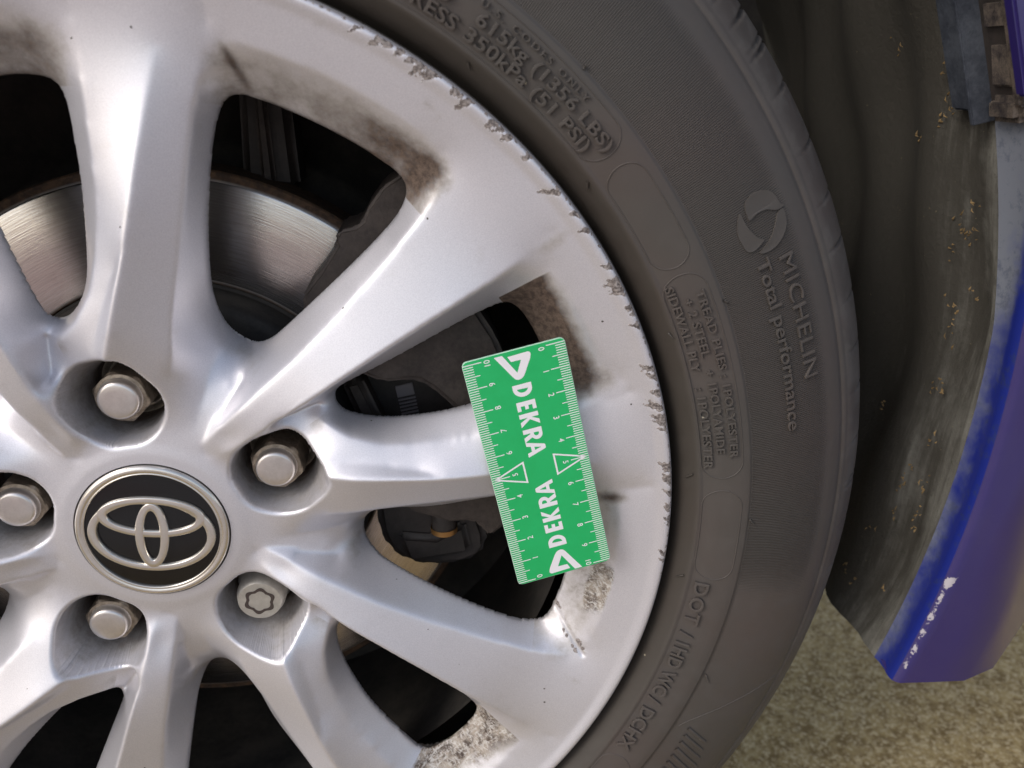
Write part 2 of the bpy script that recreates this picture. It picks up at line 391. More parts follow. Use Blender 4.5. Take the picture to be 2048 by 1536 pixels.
for f in of:
    for q in range(1, len(f) - 1):
        a, b, c = ova[f[0]], ova[f[q]], ova[f[q + 1]]
        za, zb, zc_ = oz[f[0]], oz[f[q]], oz[f[q + 1]]
        P = np.array([a, b, c]); rad = np.hypot(P[:, 0], P[:, 1]); an = np.degrees(np.arctan2(P[:, 1], P[:, 0]))
        if an.max() - an.min() > 180: continue
        if an.max() < TH[0] - 1 or an.min() > TH[-1] + 1: continue
        i0 = max(0, int((rad.min() * 0.93 - RR[0]) / dr) - 1); i1 = min(NR, int((rad.max() - RR[0]) / dr) + 2)
        j0 = max(0, int((an.min() - TH[0]) / (72 / NTH)) - 1); j1 = min(NTH, int((an.max() - TH[0]) / (72 / NTH)) + 2)
        if i0 >= i1 or j0 >= j1: continue
        x, y = GX[i0:i1, j0:j1], GY[i0:i1, j0:j1]
        den = (b[1] - c[1]) * (a[0] - c[0]) + (c[0] - b[0]) * (a[1] - c[1])
        if abs(den) < 1e-9: continue
        l1 = ((b[1] - c[1]) * (x - c[0]) + (c[0] - b[0]) * (y - c[1])) / den
        l2 = ((c[1] - a[1]) * (x - c[0]) + (a[0] - c[0]) * (y - c[1])) / den
        l3 = 1 - l1 - l2
        ins = (l1 >= -1e-6) & (l2 >= -1e-6) & (l3 >= -1e-6)
        GZ[i0:i1, j0:j1][ins] = (l1 * za + l2 * zb + l3 * zc_)[ins]
for i in range(NR):                       # any gap left by degenerate slivers
    bad = np.isnan(GZ[i])
    if bad.any() and not bad.all(): GZ[i, bad] = np.interp(TH[bad], TH[~bad], GZ[i, ~bad])
fixm = np.zeros(GZ.shape, bool); fsum = np.zeros(GZ.shape); fcnt = np.zeros(GZ.shape)
for L_, cl in [(catmull(ALPHA, 4), True), (catmull(BETA, 4), True)] + [(q, False) for q in LINES]:
    for r, t, z in densify(L_, 0.25, cl):
        i = int(round((r - RR[0]) / dr)); j = int(round((t - TH[0]) / (72 / NTH))) % NTH
        if 0 <= i < NR: fixm[i, j] = True; fsum[i, j] += z; fcnt[i, j] += 1
for r, z in ((36, -15.4), (40.5, -16.2), (213.5, -2.2), (217, -0.3)):
    i = int(round((r - RR[0]) / dr)); fixm[i] = True; fsum[i] = z; fcnt[i] = 1
fixm[0] = fixm[-1] = True; fsum[0], fcnt[0] = GZ[0], 1; fsum[-1], fcnt[-1] = GZ[-1], 1
FZ = np.where(fixm, fsum / np.maximum(fcnt, 1), 0)
wr_ = 1 / dr ** 2; wt_ = 1 / (RR[:, None] * math.radians(72 / NTH)) ** 2
GZ = np.where(fixm, FZ, GZ)
for it in range(420):
    up = np.concatenate([GZ[1:], GZ[-1:]]); dn_ = np.concatenate([GZ[:1], GZ[:-1]])
    N_ = (wr_ * (up + dn_) + wt_ * (np.roll(GZ, 1, 1) + np.roll(GZ, -1, 1))) / (2 * (wr_ + wt_))
    GZ = np.where(fixm, FZ, N_)
def blur(Z, sig):
    sr = sig / dr; h = int(3 * sr) + 1; k = np.exp(-0.5 * (np.arange(-h, h + 1) / sr) ** 2); k /= k.sum()
    Zp = np.concatenate([np.repeat(Z[:1], h, 0), Z, np.repeat(Z[-1:], h, 0)], 0)
    Z = sum(k[i] * Zp[i:i + NR] for i in range(2 * h + 1))
    out = np.empty_like(Z)
    for i in range(NR):
        s = sig / (RR[i] * math.radians(72 / NTH)); h = int(3 * s) + 1
        k = np.exp(-0.5 * (np.arange(-h, h + 1) / s) ** 2); k /= k.sum()
        row = np.concatenate([Z[i, -h:], Z[i], Z[i, :h]])
        out[i] = np.convolve(row, k, 'valid')
    return out
Z1, Z2 = blur(GZ, 0.75), blur(GZ, 2.0)
# crisp chamfer line N, softer everywhere else
tt = np.broadcast_to(TH[None], GZ.shape)
crisp = np.exp(-((tt + 58.5) / 3.0) ** 2) * (RR[:, None] > 52) * (RR[:, None] < 190)
hubw = np.clip((98 - RR[:, None]) / 25, 0, 1) * (RR[:, None] > 38) * 0.35
wgt = np.clip(0.14 + 0.55 * hubw - crisp, 0, 1) * (RR[:, None] < 209)
GZ = Z1 * (1 - wgt) + Z2 * wgt
def sd_poly(c, offs):
    """signed distance (mm, negative inside the hole) and nearest point"""
    best = np.full(GX.size, 1e9); near = np.zeros((GX.size, 2)); inside = np.zeros(GX.size, bool)
    px = np.stack([GX.ravel(), GY.ravel()], 1)
    for o in offs:
        P = np.array([sxy(r, t + o) for r, t, _ in c]); Q = np.roll(P, -1, 0)
        cen = P.mean(0); rad = np.hypot(*(P - cen).T).max()
        sel = np.where(np.hypot(px[:, 0] - cen[0], px[:, 1] - cen[1]) < rad + 8)[0]
        if not len(sel): continue
        p = px[sel]; ins = np.zeros(len(sel), bool)
        bb = np.full(len(sel), 1e9); nn = np.zeros((len(sel), 2))
        for a, b in zip(P, Q):
            ab = b - a; t = np.clip(((p - a) @ ab) / (ab @ ab + 1e-12), 0, 1)
            q = a + t[:, None] * ab; d = np.hypot(*(p - q).T)
            m = d < bb; bb[m] = d[m]; nn[m] = q[m]
            cr = ((a[1] > p[:, 1]) != (b[1] > p[:, 1])) & (p[:, 0] < (b[0] - a[0]) * (p[:, 1] - a[1]) / (b[1] - a[1] + 1e-12) + a[0])
            ins ^= cr
        m = bb < best[sel]; best[sel[m]] = bb[m]; near[sel[m]] = nn[m]; inside[sel] |= ins
    best[inside] *= -1
    return best.reshape(GX.shape), near.reshape(*GX.shape, 2)
dA, nA = sd_poly(ALc, (-72, 0, 72)); dB, nB = sd_poly(BEc, (-72, 0, 72)); dP, nP = sd_poly(POc, (-72, 0, 72))
which = np.argmin(np.stack([dA, dB, dP]), 0)
D = np.min(np.stack([dA, dB, dP]), 0)
NE = np.where((which == 0)[..., None], nA, np.where((which == 1)[..., None], nB, nP))
gr_ = np.gradient(D, dr, axis=0)
Dp = np.concatenate([D[:, -1:], D, D[:, :1]], 1); gt_ = (Dp[:, 2:] - Dp[:, :-2]) / (2 * RR[:, None] * math.radians(72 / NTH))
ct_, st_ = np.cos(np.radians(TH))[None], np.sin(np.radians(TH))[None]
GDX, GDY = gr_ * ct_ - gt_ * st_, gr_ * st_ + gt_ * ct_          # points from the window into the metal
RAD = np.where(which == 2, 2.2, 1.6)
tq = np.clip(1 - D / RAD, 0, 1)
edge_drop = RAD * (1 - np.sqrt(np.clip(1 - tq ** 2, 0, 1)))
cell = np.maximum(dr, RR[:, None] * math.radians(72 / NTH)) * 1.0
snap = (D < 0.35 * cell) & (D > -0.95 * cell)
SX, SY = GX.copy(), GY.copy(); SX[snap] = NE[..., 0][snap]; SY[snap] = NE[..., 1][snap]
GZ = GZ - edge_drop
dead = (D <= 0) & ~snap
# rounded outer lip of the rim
lip = np.clip((RR[:, None] - 217.6) / 2.3, 0, 1); GZ = GZ - 2.6 * (1 - np.sqrt(np.clip(1 - lip ** 2, 0, 1)))

# ---- damage and dirt fields over the whole wheel (five sectors)
RASH = [(65.51,1.6),(63.94,1.4),(61.83,2.2),(60.07,2.2),(58.73,.9),(58.09,.8),(57.33,.9),(56.31,1.7),(55.52,1.6),(52.75,2.2),(50.99,1.9),(48.52,1.4),(47.95,1.3),(46.45,2.2),(44.18,1.1),(40.24,2.2),(39.2,1.9),(36.92,2.4),(36.2,1.9),(34.95,1.3),(30.50,1.3),(29.23,2.4),(28.5,1.9),(26.45,2.2),(25.6,1.6),(23.62,1.9),(20.21,1.1),(18.49,1.6),(15.49,1.8),(13.31,1.7),(12.0,1.2),(9.71,1.2),(6.14,1.6),(4.9,1.5),(3.51,1.7),(1.29,1.3),(.3,.9),(-.4,.9),(-4.8,.9),(-5.2,.8)]
sect_xyz, sect_attr = [], []
labA = {0: .66, 1: .25, 2: .25, 3: .3, 4: .35}; labB = {0: .5, 1: .95, 2: .62, 3: .4, 4: .4}
HF_V, HF_G, HF_D, HF_R, HF_S, HF_LAB = [], [], [], [], [], []
idx = -np.ones((5, NR, NTH), int); cnt = 0
for k in range(5):
    rot = math.radians(PH - 72 * k); c, s = math.cos(rot), math.sin(rot)
    X = (c * SX - s * SY); Y = (s * SX + c * SY)
    TG = (tt + PH - 72 * k + 540) % 360 - 180            # global angle
    rr = np.hypot(SX, SY)
    def seg(r0, t0, r1, t1):
        p0, p1 = np.array(sxy(r0, t0)), np.array(sxy(r1, t1)); e_ = p1 - p0; ln_ = np.linalg.norm(e_); e_ = e_ / ln_
        dx, dy = SX - p0[0], SY - p0[1]; al = (dx * e_[0] + dy * e_[1]) / ln_; ac = -dx * e_[1] + dy * e_[0]
        return al, ac
    wall = np.clip((199.5 - rr) / 7.0, 0, 1) * (rr > 176)
    inA = np.clip((tt + 49.5) / 3.0, 0, 1) * np.clip((-19.8 - tt) / 3.0, 0, 1); inB = np.clip((tt + 8.5) / 3.5, 0, 1) * np.clip((11.5 - tt) / 3.0, 0, 1)
    dirt_shade = wall * (inA * labA[k] + inB * labB[k])
    if k == 0:   # thick grime gathers at the right end, tan streaks at the left corner
        dirt_shade *= np.where(inA > 0, 0.42 + 0.58 * np.clip((-tt - 30) / 12, 0, 1), 1)
        al0, ac0 = seg(198, -22.0, 184.5, -25.2); dirt_shade += 0.40 * np.exp(-(ac0 / 1.7) ** 2) * np.clip((al0 + 0.1) / 0.3, 0, 1) * np.clip((1.1 - al0) / 0.3, 0, 1) + 0.34 * np.exp(-(((tt + 60.6) / 0.8) ** 2 + ((rr - 203) / 7) ** 2))
        dirt_shade += 0.25 * np.exp(-(((tt + 46.0) / 1.3) ** 2 + ((rr - 189) / 7.0) ** 2))
    if k == 1:
        dirt_shade += 0.3 * np.exp(-(((tt - 9.6) / 1.2) ** 2 + ((rr - 195) / 5.0) ** 2)) + 0.45 * np.exp(-(((tt + 5.6) / 1.6) ** 2 + ((rr - 200) / 5) ** 2))
        dirt_shade += 0.6 * np.exp(-(((tt + 22.2) / 0.8) ** 2 + ((rr - 196) / 5) ** 2))
    if k == 4: dirt_shade += 0.6 * np.exp(-(((tt + 3.2) / 1.2) ** 2 + ((rr - 192) / 6.0) ** 2))
    scuff = np.zeros_like(dirt_shade)
    if k == 1:
        pr = 1 / (1 + ((tt + 36.2) / 3.6) ** 6)
        scuff = 0.95 * pr / (1 + ((rr - 195.5) / 4.2) ** 6) + 0.32 * np.exp(-(((tt + 37.5) / 6) ** 2 + ((rr - 187) / 7) ** 2))
        al, ac = seg(173.5, -40.0, 200, -46.8)
        on = np.clip((al + .02) / .05, 0, 1) * np.clip((1.02 - al) / .05, 0, 1)
        scuff += on * 0.5 * np.exp(-((ac - 0.2) / 2.2) ** 2)
        rash_line = on * (np.exp(-((ac + 1.9) / (0.7 + 0.5 * np.sin(al * 31))) ** 2) * (al > .60) + np.exp(-((ac - 1.7) / 1.1) ** 2) * (np.exp(-((al - .32) / .1) ** 2) + (al > .76)))
        rash_line = rash_line * np.clip(0.72 + 0.5 * np.sin(al * 41) * np.sin(al * 17 + 1) + 0.25 * np.sin(al * 97 + ac), 0, 1)
        scuff *= 1 - 0.9 * on * np.exp(-(ac / 0.9) ** 2)
    if k == 2:
        scuff = 0.80 * np.clip((201 - rr) / 12.0, 0, 1) * (rr > 175) * inB
        dirt_shade = dirt_shade * np.clip(0.45 + 1.1 * np.clip((188 - rr) / 6, 0, 1) + 0.9 * np.clip((tt - 3) / 4, 0, 1), 0, 1.3)
    dirt_shade += np.where(which == 2, 0.14 * np.clip(1 - D / 2.0, 0, 1), 0)
    dirt_shade += 0.22 * np.exp(-(((tt - 8.5) / 3.0) ** 2 + ((rr - 84) / 6) ** 2)) + 0.25 * np.exp(-(((tt + 38) / 5) ** 2 + ((rr - 84) / 4) ** 2))
    rash = np.zeros_like(dirt_shade)
    rg = np.random.default_rng(11)
    if k == 1: rash = 0.62 * rash_line
    for t0, ln in RASH:
        dt = (TG - t0 + 180) % 360 - 180
        arc = np.radians(dt) * 218; w = 219.6 - rr
        big_ = rg.choice([0.0, 0.55, 1.0, 1.0, 1.45, 1.8])
        ln = ln * big_
        for q in range(int(rg.integers(1, 5)) if big_ > 0 else 0):
            u0 = rg.normal(0, 0.75 * ln); depth = rg.uniform(1.6, 2.6) + 2.0 * ln * rg.uniform(0.4, 1.0); lean = rg.uniform(0.25, 0.9); wd_ = rg.uniform(0.5, 1.1) + 0.2 * ln
            u2 = arc - u0 - lean * w
            rash = np.maximum(rash, rg.uniform(0.85, 1.1) * np.exp(-(u2 / (wd_ * np.clip(1.0 - 0.4 * w / depth + 0.25 * np.sin(w * 2.6 + t0), 0.2, 1.2))) ** 2) * np.clip(1.25 - w / depth, 0, 1) * np.clip((w - rg.uniform(0.0, 0.7)) / 0.6, 0, 1))
    arcg = np.radians(TG) * 218
    lipn = 0.5 + 0.28 * np.sin(arcg * 0.9 + 1.3) + 0.25 * np.sin(arcg * 2.3) + 0.2 * np.sin(arcg * 5.1 + 2)
    rash = np.maximum(rash, np.clip(lipn, 0, 1) * 0.55 * np.exp(-((rr - 218.9) / 0.55) ** 2) * (TG > -8) * (TG < 70))
    Z = GZ - 0.5 * np.clip(rash * 1.6 - 0.5, 0, 1)
    if k == 1: Z = Z - 0.9 * on * np.exp(-(ac / 0.8) ** 2)
    if k == 1:  # gouge on the corner of the window below the card
        pass
    live = ~dead
    ids = np.arange(cnt, cnt + live.sum()); idx[k][live] = ids; cnt += live.sum()
    HF_V.append(np.stack([X[live], Y[live], Z[live]], 1) * 1e-3)
    HF_G.append(np.stack([(c * GDX - s * GDY)[live], (s * GDX + c * GDY)[live]], 1))
    HF_D.append(dirt_shade[live]); HF_R.append(rash[live]); HF_S.append(scuff[live])
V = np.concatenate(HF_V); GD = np.concatenate(HF_G); AD = np.concatenate(HF_D); AR = np.concatenate(HF_R); AS = np.concatenate(HF_S)
faces, labs = [], []
for k in range(5):
    nxt = np.concatenate([idx[k][:, 1:], idx[(k - 1) % 5][:, :1]], 1)
    a = idx[k][:-1]; b = nxt[:-1]; c_ = nxt[1:]; d_ = idx[k][1:]
    ok = (a >= 0) & (b >= 0) & (c_ >= 0) & (d_ >= 0)
    # keep a quad out of the hole when its centre lies clearly inside
    dn = np.concatenate([D[:, 1:], D[:, :1]], 1)
    cen = (D[:-1] + dn[:-1] + dn[1:] + D[1:]) / 4
    ok &= ~((cen < -0.25 * cell[:-1]))
    Q = np.stack([a, d_, c_, b], -1); F = Q[ok]
    ii, jj = np.where(ok)
    T1, T2 = F[:, [0, 1, 2]], F[:, [0, 2, 3]]
    sn = np.stack([snap[:-1], np.concatenate([snap[:, 1:], snap[:, :1]], 1)[:-1], np.concatenate([snap[:, 1:], snap[:, :1]], 1)[1:], snap[1:]], -1)[..., [0, 3, 2, 1]]
    one = ((Q < 0).sum(-1) == 1)
    TX, IX, JX = [], [], []
    for q in range(4):
        m_ = one & (Q[..., q] < 0); oth = [(q + 1) % 4, (q + 2) % 4, (q + 3) % 4]
        m_ &= ~(sn[..., oth].all(-1))
        TX.append(Q[m_][:, oth]); i_, j_ = np.where(m_); IX.append(i_); JX.append(j_)
    F = np.concatenate([T1, T2] + TX); ii = np.concatenate([ii, ii] + IX); jj = np.concatenate([jj, jj] + JX)
    r = RR[ii]; t = TH[jj]
    lab = np.full(len(F), 0)                         # 0 hub
    lab[r > 190] = 1                                 # rim
    broad = (t < -36.5) & (r > 46) & (r <= 190); narrow = (t >= -36.5) & (r > 80) & (r <= 190) & (t < 2)
    broad2 = (t >= 2) & (r > 85) & (r <= 190)        # chamfer side of the previous broad spoke
    lab[broad] = 10 + k; lab[narrow] = 20 + k; lab[broad2] = 10 + (k - 1) % 5
    # faces are wound so that the normal points along +z
    faces.append(F[:, ::-1]); labs.append(lab)
F = np.concatenate(faces); L = np.concatenate(labs)
# make sure normals face outwards
a, b, c_ = V[F[:, 0]], V[F[:, 1]], V[F[:, 2]]
if np.median(np.cross(b - a, c_ - a)[:, 2]) < 0: F = F[:, ::-1]
# boundary edges -> side walls of the windows and nut pockets
E = np.concatenate([F[:, [0, 1]], F[:, [1, 2]], F[:, [2, 0]]]); EL = np.concatenate([L] * 3)
key = np.sort(E, 1); kk = key[:, 0].astype(np.int64) * (len(V) + 1) + key[:, 1]
u, inv, cn = np.unique(kk, return_inverse=True, return_counts=True)
bd = cn[inv] == 1
BE, BL = E[bd], EL[bd]
rb = np.hypot(V[BE][:, :, 0], V[BE][:, :, 1]).max(1) * 1e3; rbn = np.hypot(V[BE][:, :, 0], V[BE][:, :, 1]).min(1) * 1e3
inner = rb < 32.2; outer = rbn > 219.0
BE, BL = BE[~inner & ~outer], BL[~inner & ~outer]
bv = np.unique(BE)
nutc = [np.array([0.0568 * math.cos(math.radians(PH - 72 * k)), 0.0568 * math.sin(math.radians(PH - 72 * k))]) for k in range(5)]
remap = {}
newV, newD, newS = [], [], []
base = len(V)
wall_rows = 3
for v in bv:
    p = V[v]; r = math.hypot(p[0], p[1])
    pocket = False
    if r < 0.083:
        dn = [math.hypot(p[0] - n[0], p[1] - n[1]) for n in nutc]; kq = int(np.argmin(dn)); pocket = dn[kq] < 0.0265
    remap[v] = base + len(newV)
    if pocket:
        n = nutc[kq]; d = p[:2] - n; dl = np.linalg.norm(d); u_ = d / dl
        q1 = n + u_ * (dl - 0.0006); q2 = n + u_ * min(dl * 0.95, 0.0158); q3 = n + u_ * 0.0150
        newV += [(q1[0], q1[1], p[2] - 0.0022), (q2[0], q2[1], -0.033), (q3[0], q3[1], -0.047)]
        dd = 0.34; newD += [0.12, 0.42, 1.0]  # pocket grime, darkened downwards to paint in the shade around the nuts
    else:
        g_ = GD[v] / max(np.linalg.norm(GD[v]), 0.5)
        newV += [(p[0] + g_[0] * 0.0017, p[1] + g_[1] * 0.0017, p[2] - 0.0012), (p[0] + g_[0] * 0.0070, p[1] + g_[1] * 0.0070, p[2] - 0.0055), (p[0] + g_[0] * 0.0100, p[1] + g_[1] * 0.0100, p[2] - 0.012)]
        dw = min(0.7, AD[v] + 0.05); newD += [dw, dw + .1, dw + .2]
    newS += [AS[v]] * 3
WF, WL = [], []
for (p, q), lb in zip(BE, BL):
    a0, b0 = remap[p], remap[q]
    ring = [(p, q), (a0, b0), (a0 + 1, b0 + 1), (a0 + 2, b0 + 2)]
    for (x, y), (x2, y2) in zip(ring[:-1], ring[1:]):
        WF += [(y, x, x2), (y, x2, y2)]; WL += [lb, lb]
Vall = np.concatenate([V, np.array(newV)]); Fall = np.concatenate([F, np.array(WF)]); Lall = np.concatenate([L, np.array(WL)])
AD = np.concatenate([AD, newD]); AS = np.concatenate([AS, newS]); AR = np.concatenate([AR, np.zeros(len(newV))])
# outer flank of the rim behind the lip
# vertex normals of the undivided casting, kept as custom normals so that parts meet without a seam
def vnormals(V, F):
    d1 = V[F[:, 1]] - V[F[:, 0]]; d2 = V[F[:, 2]] - V[F[:, 0]]
    fn = np.cross(d1, d2); N = np.zeros_like(V)
    for i in range(3): np.add.at(N, F[:, i], fn)
    return N / (np.linalg.norm(N, axis=1, keepdims=True) + 1e-20)
NV = vnormals(Vall, Fall)
def part_mesh(name, sel):
    f = Fall[sel]; used, inv = np.unique(f, return_inverse=True); f = inv.reshape(f.shape)
    v = W(Vall[used]); me = bpy.data.meshes.new(name)
    me.vertices.add(len(v)); me.vertices.foreach_set('co', v.ravel())
    me.loops.add(f.size); me.loops.foreach_set('vertex_index', f.ravel().astype(np.int32))
    me.polygons.add(len(f)); me.polygons.foreach_set('loop_start', np.arange(0, f.size, 3, dtype=np.int32))
    me.polygons.foreach_set('use_smooth', np.ones(len(f), bool))
    me.update(calc_edges=True)
    for nm, arr in (('dirt_shade', AD), ('rash', AR), ('scuff', AS)):
        at = me.attributes.new(nm, 'FLOAT', 'POINT'); at.data.foreach_set('value', arr[used].astype(np.float32))
    me.normals_split_custom_set_from_vertices([tuple(x) for x in W(NV[used])])
    me.validate()
    return me
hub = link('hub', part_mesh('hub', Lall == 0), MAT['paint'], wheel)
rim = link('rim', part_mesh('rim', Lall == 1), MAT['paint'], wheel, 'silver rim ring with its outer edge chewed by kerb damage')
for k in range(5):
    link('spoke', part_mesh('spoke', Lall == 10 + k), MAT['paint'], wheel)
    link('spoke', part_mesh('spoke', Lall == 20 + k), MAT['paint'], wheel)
# barrel behind the spokes, flange flank, floor of the nut pockets, bore under the cap
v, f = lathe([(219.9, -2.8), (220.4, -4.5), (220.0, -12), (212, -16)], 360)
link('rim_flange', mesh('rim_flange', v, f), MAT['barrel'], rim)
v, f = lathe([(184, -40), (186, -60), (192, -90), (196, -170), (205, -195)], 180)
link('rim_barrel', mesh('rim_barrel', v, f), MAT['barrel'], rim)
v, f = lathe([(31.7, -15.2), (31.5, -18), (30, -30)], 96)
link('cap_bore', mesh('cap_bore', v, f), MAT['groove'], hub)
for k in range(5):
    v, f = lathe([(15.1, -46.8), (12.6, -46.9), (11.9, -46.0), (11.2, -47.2), (0.1, -47.4)], 48, nutc[k])
    link('nut_seat', mesh('nut_seat', v, f), MAT['hexs'] if k < 2 else MAT['dark'], hub)

# ---- wheel nuts
NUTP = [(57.9, 96.14), (57.0, 24.41), (56.6, -47.45), (57.6, -119.87), (56.2, 168.91)]
def hexnut(c, k):
    ang0 = math.radians([14, 10, 0, 20, 16][k])
    def ring(r, z, n=48, hexf=0.0):
        o = []
        for i in range(n):
            t = 2 * PI * i / n + ang0
            rh = 10.1 / math.cos(((t - ang0 + PI / 6) % (PI / 3)) - PI / 6)
            q = r if hexf == 0 else min(rh, r)
            o.append((c[0] + q * 1e-3 * math.cos(t), c[1] + q * 1e-3 * math.sin(t), z * 1e-3))
        return o
    rows = [ring(12.0, -44, hexf=1), ring(12.0, -26.2, hexf=1), ring(11.2, -24.9, hexf=1), ring(10.1, -24.0, hexf=1), ring(8.7, -23.7)]
    v = [p for r in rows for p in r]; n = 48; f = []
    for i in range(len(rows) - 1):
        for j in range(n): f.append((i * n + j, i * n + (j + 1) % n, (i + 1) * n + (j + 1) % n, (i + 1) * n + j))
    o = link('wheel_nut', sharp(mesh('wheel_nut', v, [x[::-1] for x in f]), 28), MAT['hexs'], wheel)
    me = o.data; me.flip_normals() if me.polygons[5].normal.dot(Vector(W((math.cos(ang0 + .6), math.sin(ang0 + .6), 0))[0])) < 0 and False else None
    prof = [(8.9, -23.9), (8.5, -23.4), (8.35, -22.8), (8.3, -21.8), (8.15, -20.8), (7.6, -20.05), (6.6, -19.75), (4.0, -19.6), (0.05, -19.55)]
    v, f = lathe(prof, 64, c)
    link('nut_cap', mesh('nut_cap', v, f), MAT['nut'], o)
for k, (r, t) in enumerate(NUTP):
    c = (r * 1e-3 * math.cos(math.radians(t)), r * 1e-3 * math.sin(math.radians(t)))
    if k == 2:
        prof = [(12.8, -45), (12.6, -36), (11.0, -33), (10.9, -24), (10.2, -21.5), (9.75, -20.2), (9.3, -19.6), (0.05, -19.5)]
        v, f = lathe(prof, 72, c)
        o = link('wheel_nut', sharp(mesh('wheel_nut', v, f), 40), MAT['lock'], wheel, 'round locking nut with a six-lobed key groove')
        # key groove: flat six-lobed band, dark colour standing in for its shaded depth
        n = 144; vv = []
        for rb_, z in ((6.45, -19.44), (6.05, -20.1), (5.45, -20.1), (5.0, -19.44)):
            for i in range(n):
                q = 2 * PI * i / n
                lob = (0.62 * math.cos(6 * q) if rb_ > 5.8 else 0.75 * abs(math.cos(3 * q)) ** 1.3 - 0.55)
                rr_ = rb_ + lob
                vv.append((c[0] + rr_ * 1e-3 * math.cos(q + .35), c[1] + rr_ * 1e-3 * math.sin(q + .35), z * 1e-3 + 0.0000))
        # the dark floor lies a hair above the face so that it reads as the bottom of the groove
        ff = [(i * n + j, (i + 1) * n + j, (i + 1) * n + (j + 1) % n, i * n + (j + 1) % n) for i in (0,) for j in range(n)]
        vv = [p for p in vv]
        band = [(0, 3)]
        ff = [(0 * n + j, 3 * n + j, 3 * n + (j + 1) % n, 0 * n + (j + 1) % n) for j in range(n)]
        link('key_groove', mesh('key_groove', vv, ff, False), MAT['groove'], o)
    else:
        hexnut(c, k)

# ---- centre cap with emblem
v, f = lathe([(31.1, -18), (31.15, -15.2), (30.8, -14.3), (30.2, -13.75), (29.3, -13.55), (28.4, -13.75), (27.9, -14.2), (27.75, -14.0), (27.45, -13.9), (27.2, -14.2), (27.15, -15.2)], 160)
cap = link('centre_cap', mesh('centre_cap', v, f), MAT['chrome'], wheel, 'round centre cap with a metal ring around a gloss black plate')
v, f = lathe([(27.3, -14.9), (18, -14.35), (8, -14.15), (0.05, -14.1)], 128)
link('cap_plate', mesh('cap_plate', v, f), MAT['gloss'], cap)
def ellband(a, b, w, cx, cy, zt, zb, n=160, w2=None):
    rows = []
    w2 = w if w2 is None else w2
    for off, z in ((0, zb), (0.2, zt - 0.12), (0.42, zt), (None, None), (-0.42, zt), (-0.2, zt - 0.12), (0, zb)):
        if off is None: continue
        row = []
        for i in range(n):
            t = 2 * PI * i / n
            if len(rows) < 3: A, B_ = a - off, b - off
            else: A, B_ = a - w - off, b - w2 - off
            x, y = A * math.cos(t) + cx, B_ * math.sin(t) + cy
            q = math.radians(-6.3); row.append(((x * math.cos(q) - y * math.sin(q)) * 1e-3, (x * math.sin(q) + y * math.cos(q)) * 1e-3, z * 1e-3))
        rows.append(row)
    v = [p for r in rows for p in r]; f = []
    for i in range(len(rows) - 1):
        for j in range(n): f.append((i * n + j, i * n + (j + 1) % n, (i + 1) * n + (j + 1) % n, (i + 1) * n + j))
    return v, f
v, f = ellband(25.7, 17.7, 3.7, 0.0, -0.6, -12.9, -14.7, w2=2.9)
em = link('emblem', mesh('emblem', v, f), MAT['chrome'], cap, 'metal emblem of three interlocked ellipses')
v, f = ellband(21.6, 9.5, 4.0, 0.1, 7.7, -12.85, -14.7, w2=3.2); link('emblem_ellipse', mesh('emblem_ellipse', v, f), MAT['chrome'], cap)
v, f = ellband(6.9, 15.6, 3.7, 0.0, -1.0, -12.8, -14.7, w2=3.8); link('emblem_ellipse', mesh('emblem_ellipse', v, f), MAT['chrome'], cap)

# ---- tyre
TP = [(206, -30), (217, -18), (221.4, -12.5), (222.6, -9.0), (223.8, -5.6), (226, -1.9), (228.4, 1.2), (229.8, 2.6), (230.6, 3.0), (231.4, 2.8), (232.2, 2.9), (235, 4.0), (240, 5.4), (246, 6.5), (250.2, 6.9), (250.9, 6.7), (251.4, 6.1), (253, 6.2), (258, 6.4), (263, 6.4), (268, 6.0), (274, 5.0), (280, 3.6), (285, 2.0), (289, 0.4), (292.5, -1.6), (294.2, -2.8), (294.7, -3.6), (295.1, -3.4), (297.6, -4.6), (298.4, -5.4), (298.8, -5.5), (303, -8.8), (307, -13), (310, -17.2), (311.8, -20.6), (313.4, -25.5), (314.6, -33), (315.4, -45), (316, -70), (316, -150), (312, -180), (296, -200), (240, -205), (206, -190)]
TPr, TPz = np.array([p[0] for p in TP[:39]]), np.array([p[1] for p in TP[:39]])
def tz(r): return np.interp(r, TPr, TPz)
NA = 3000
v, f = lathe(TP, NA)
v = np.array(v).reshape(len(TP), NA, 3)
ang = np.arange(NA) * 360 / NA
notch = np.zeros(NA)
na_list = []
t = -60.0
i = 0
while t < 130:
    na_list.append((t, 1.0 if i % 5 else 1.8)); t += 4.1 + 0.5 * math.sin(i * 2.1); i += 1
na_list += [(2.1, 1.6), (40.5, 2.0), (37.8, 1.8)]
for t0, a in na_list:
    d = (ang - t0 + 180) % 360 - 180
    notch = np.maximum(notch, a * np.clip(1 - np.where(d > 0, d / 0.10, -d / 0.34), 0, 1))
for i, (r, z) in enumerate(TP):
    if 303 <= r <= 316.5 and z > -80:
        k = 0.0016 * notch * (0.1 if r < 306 else 0.45 if r < 309 else 1.15)
        rad = np.hypot(v[i, :, 0], v[i, :, 1]); s = (rad - k) / rad
        v[i, :, 0] *= s; v[i, :, 1] *= s; v[i, :, 2] -= k * 0.8
tyre = link('tyre', mesh('tyre', v.reshape(-1, 3), f), MAT['rubber'], wheel, 'black rubber tyre with raised sidewall lettering')
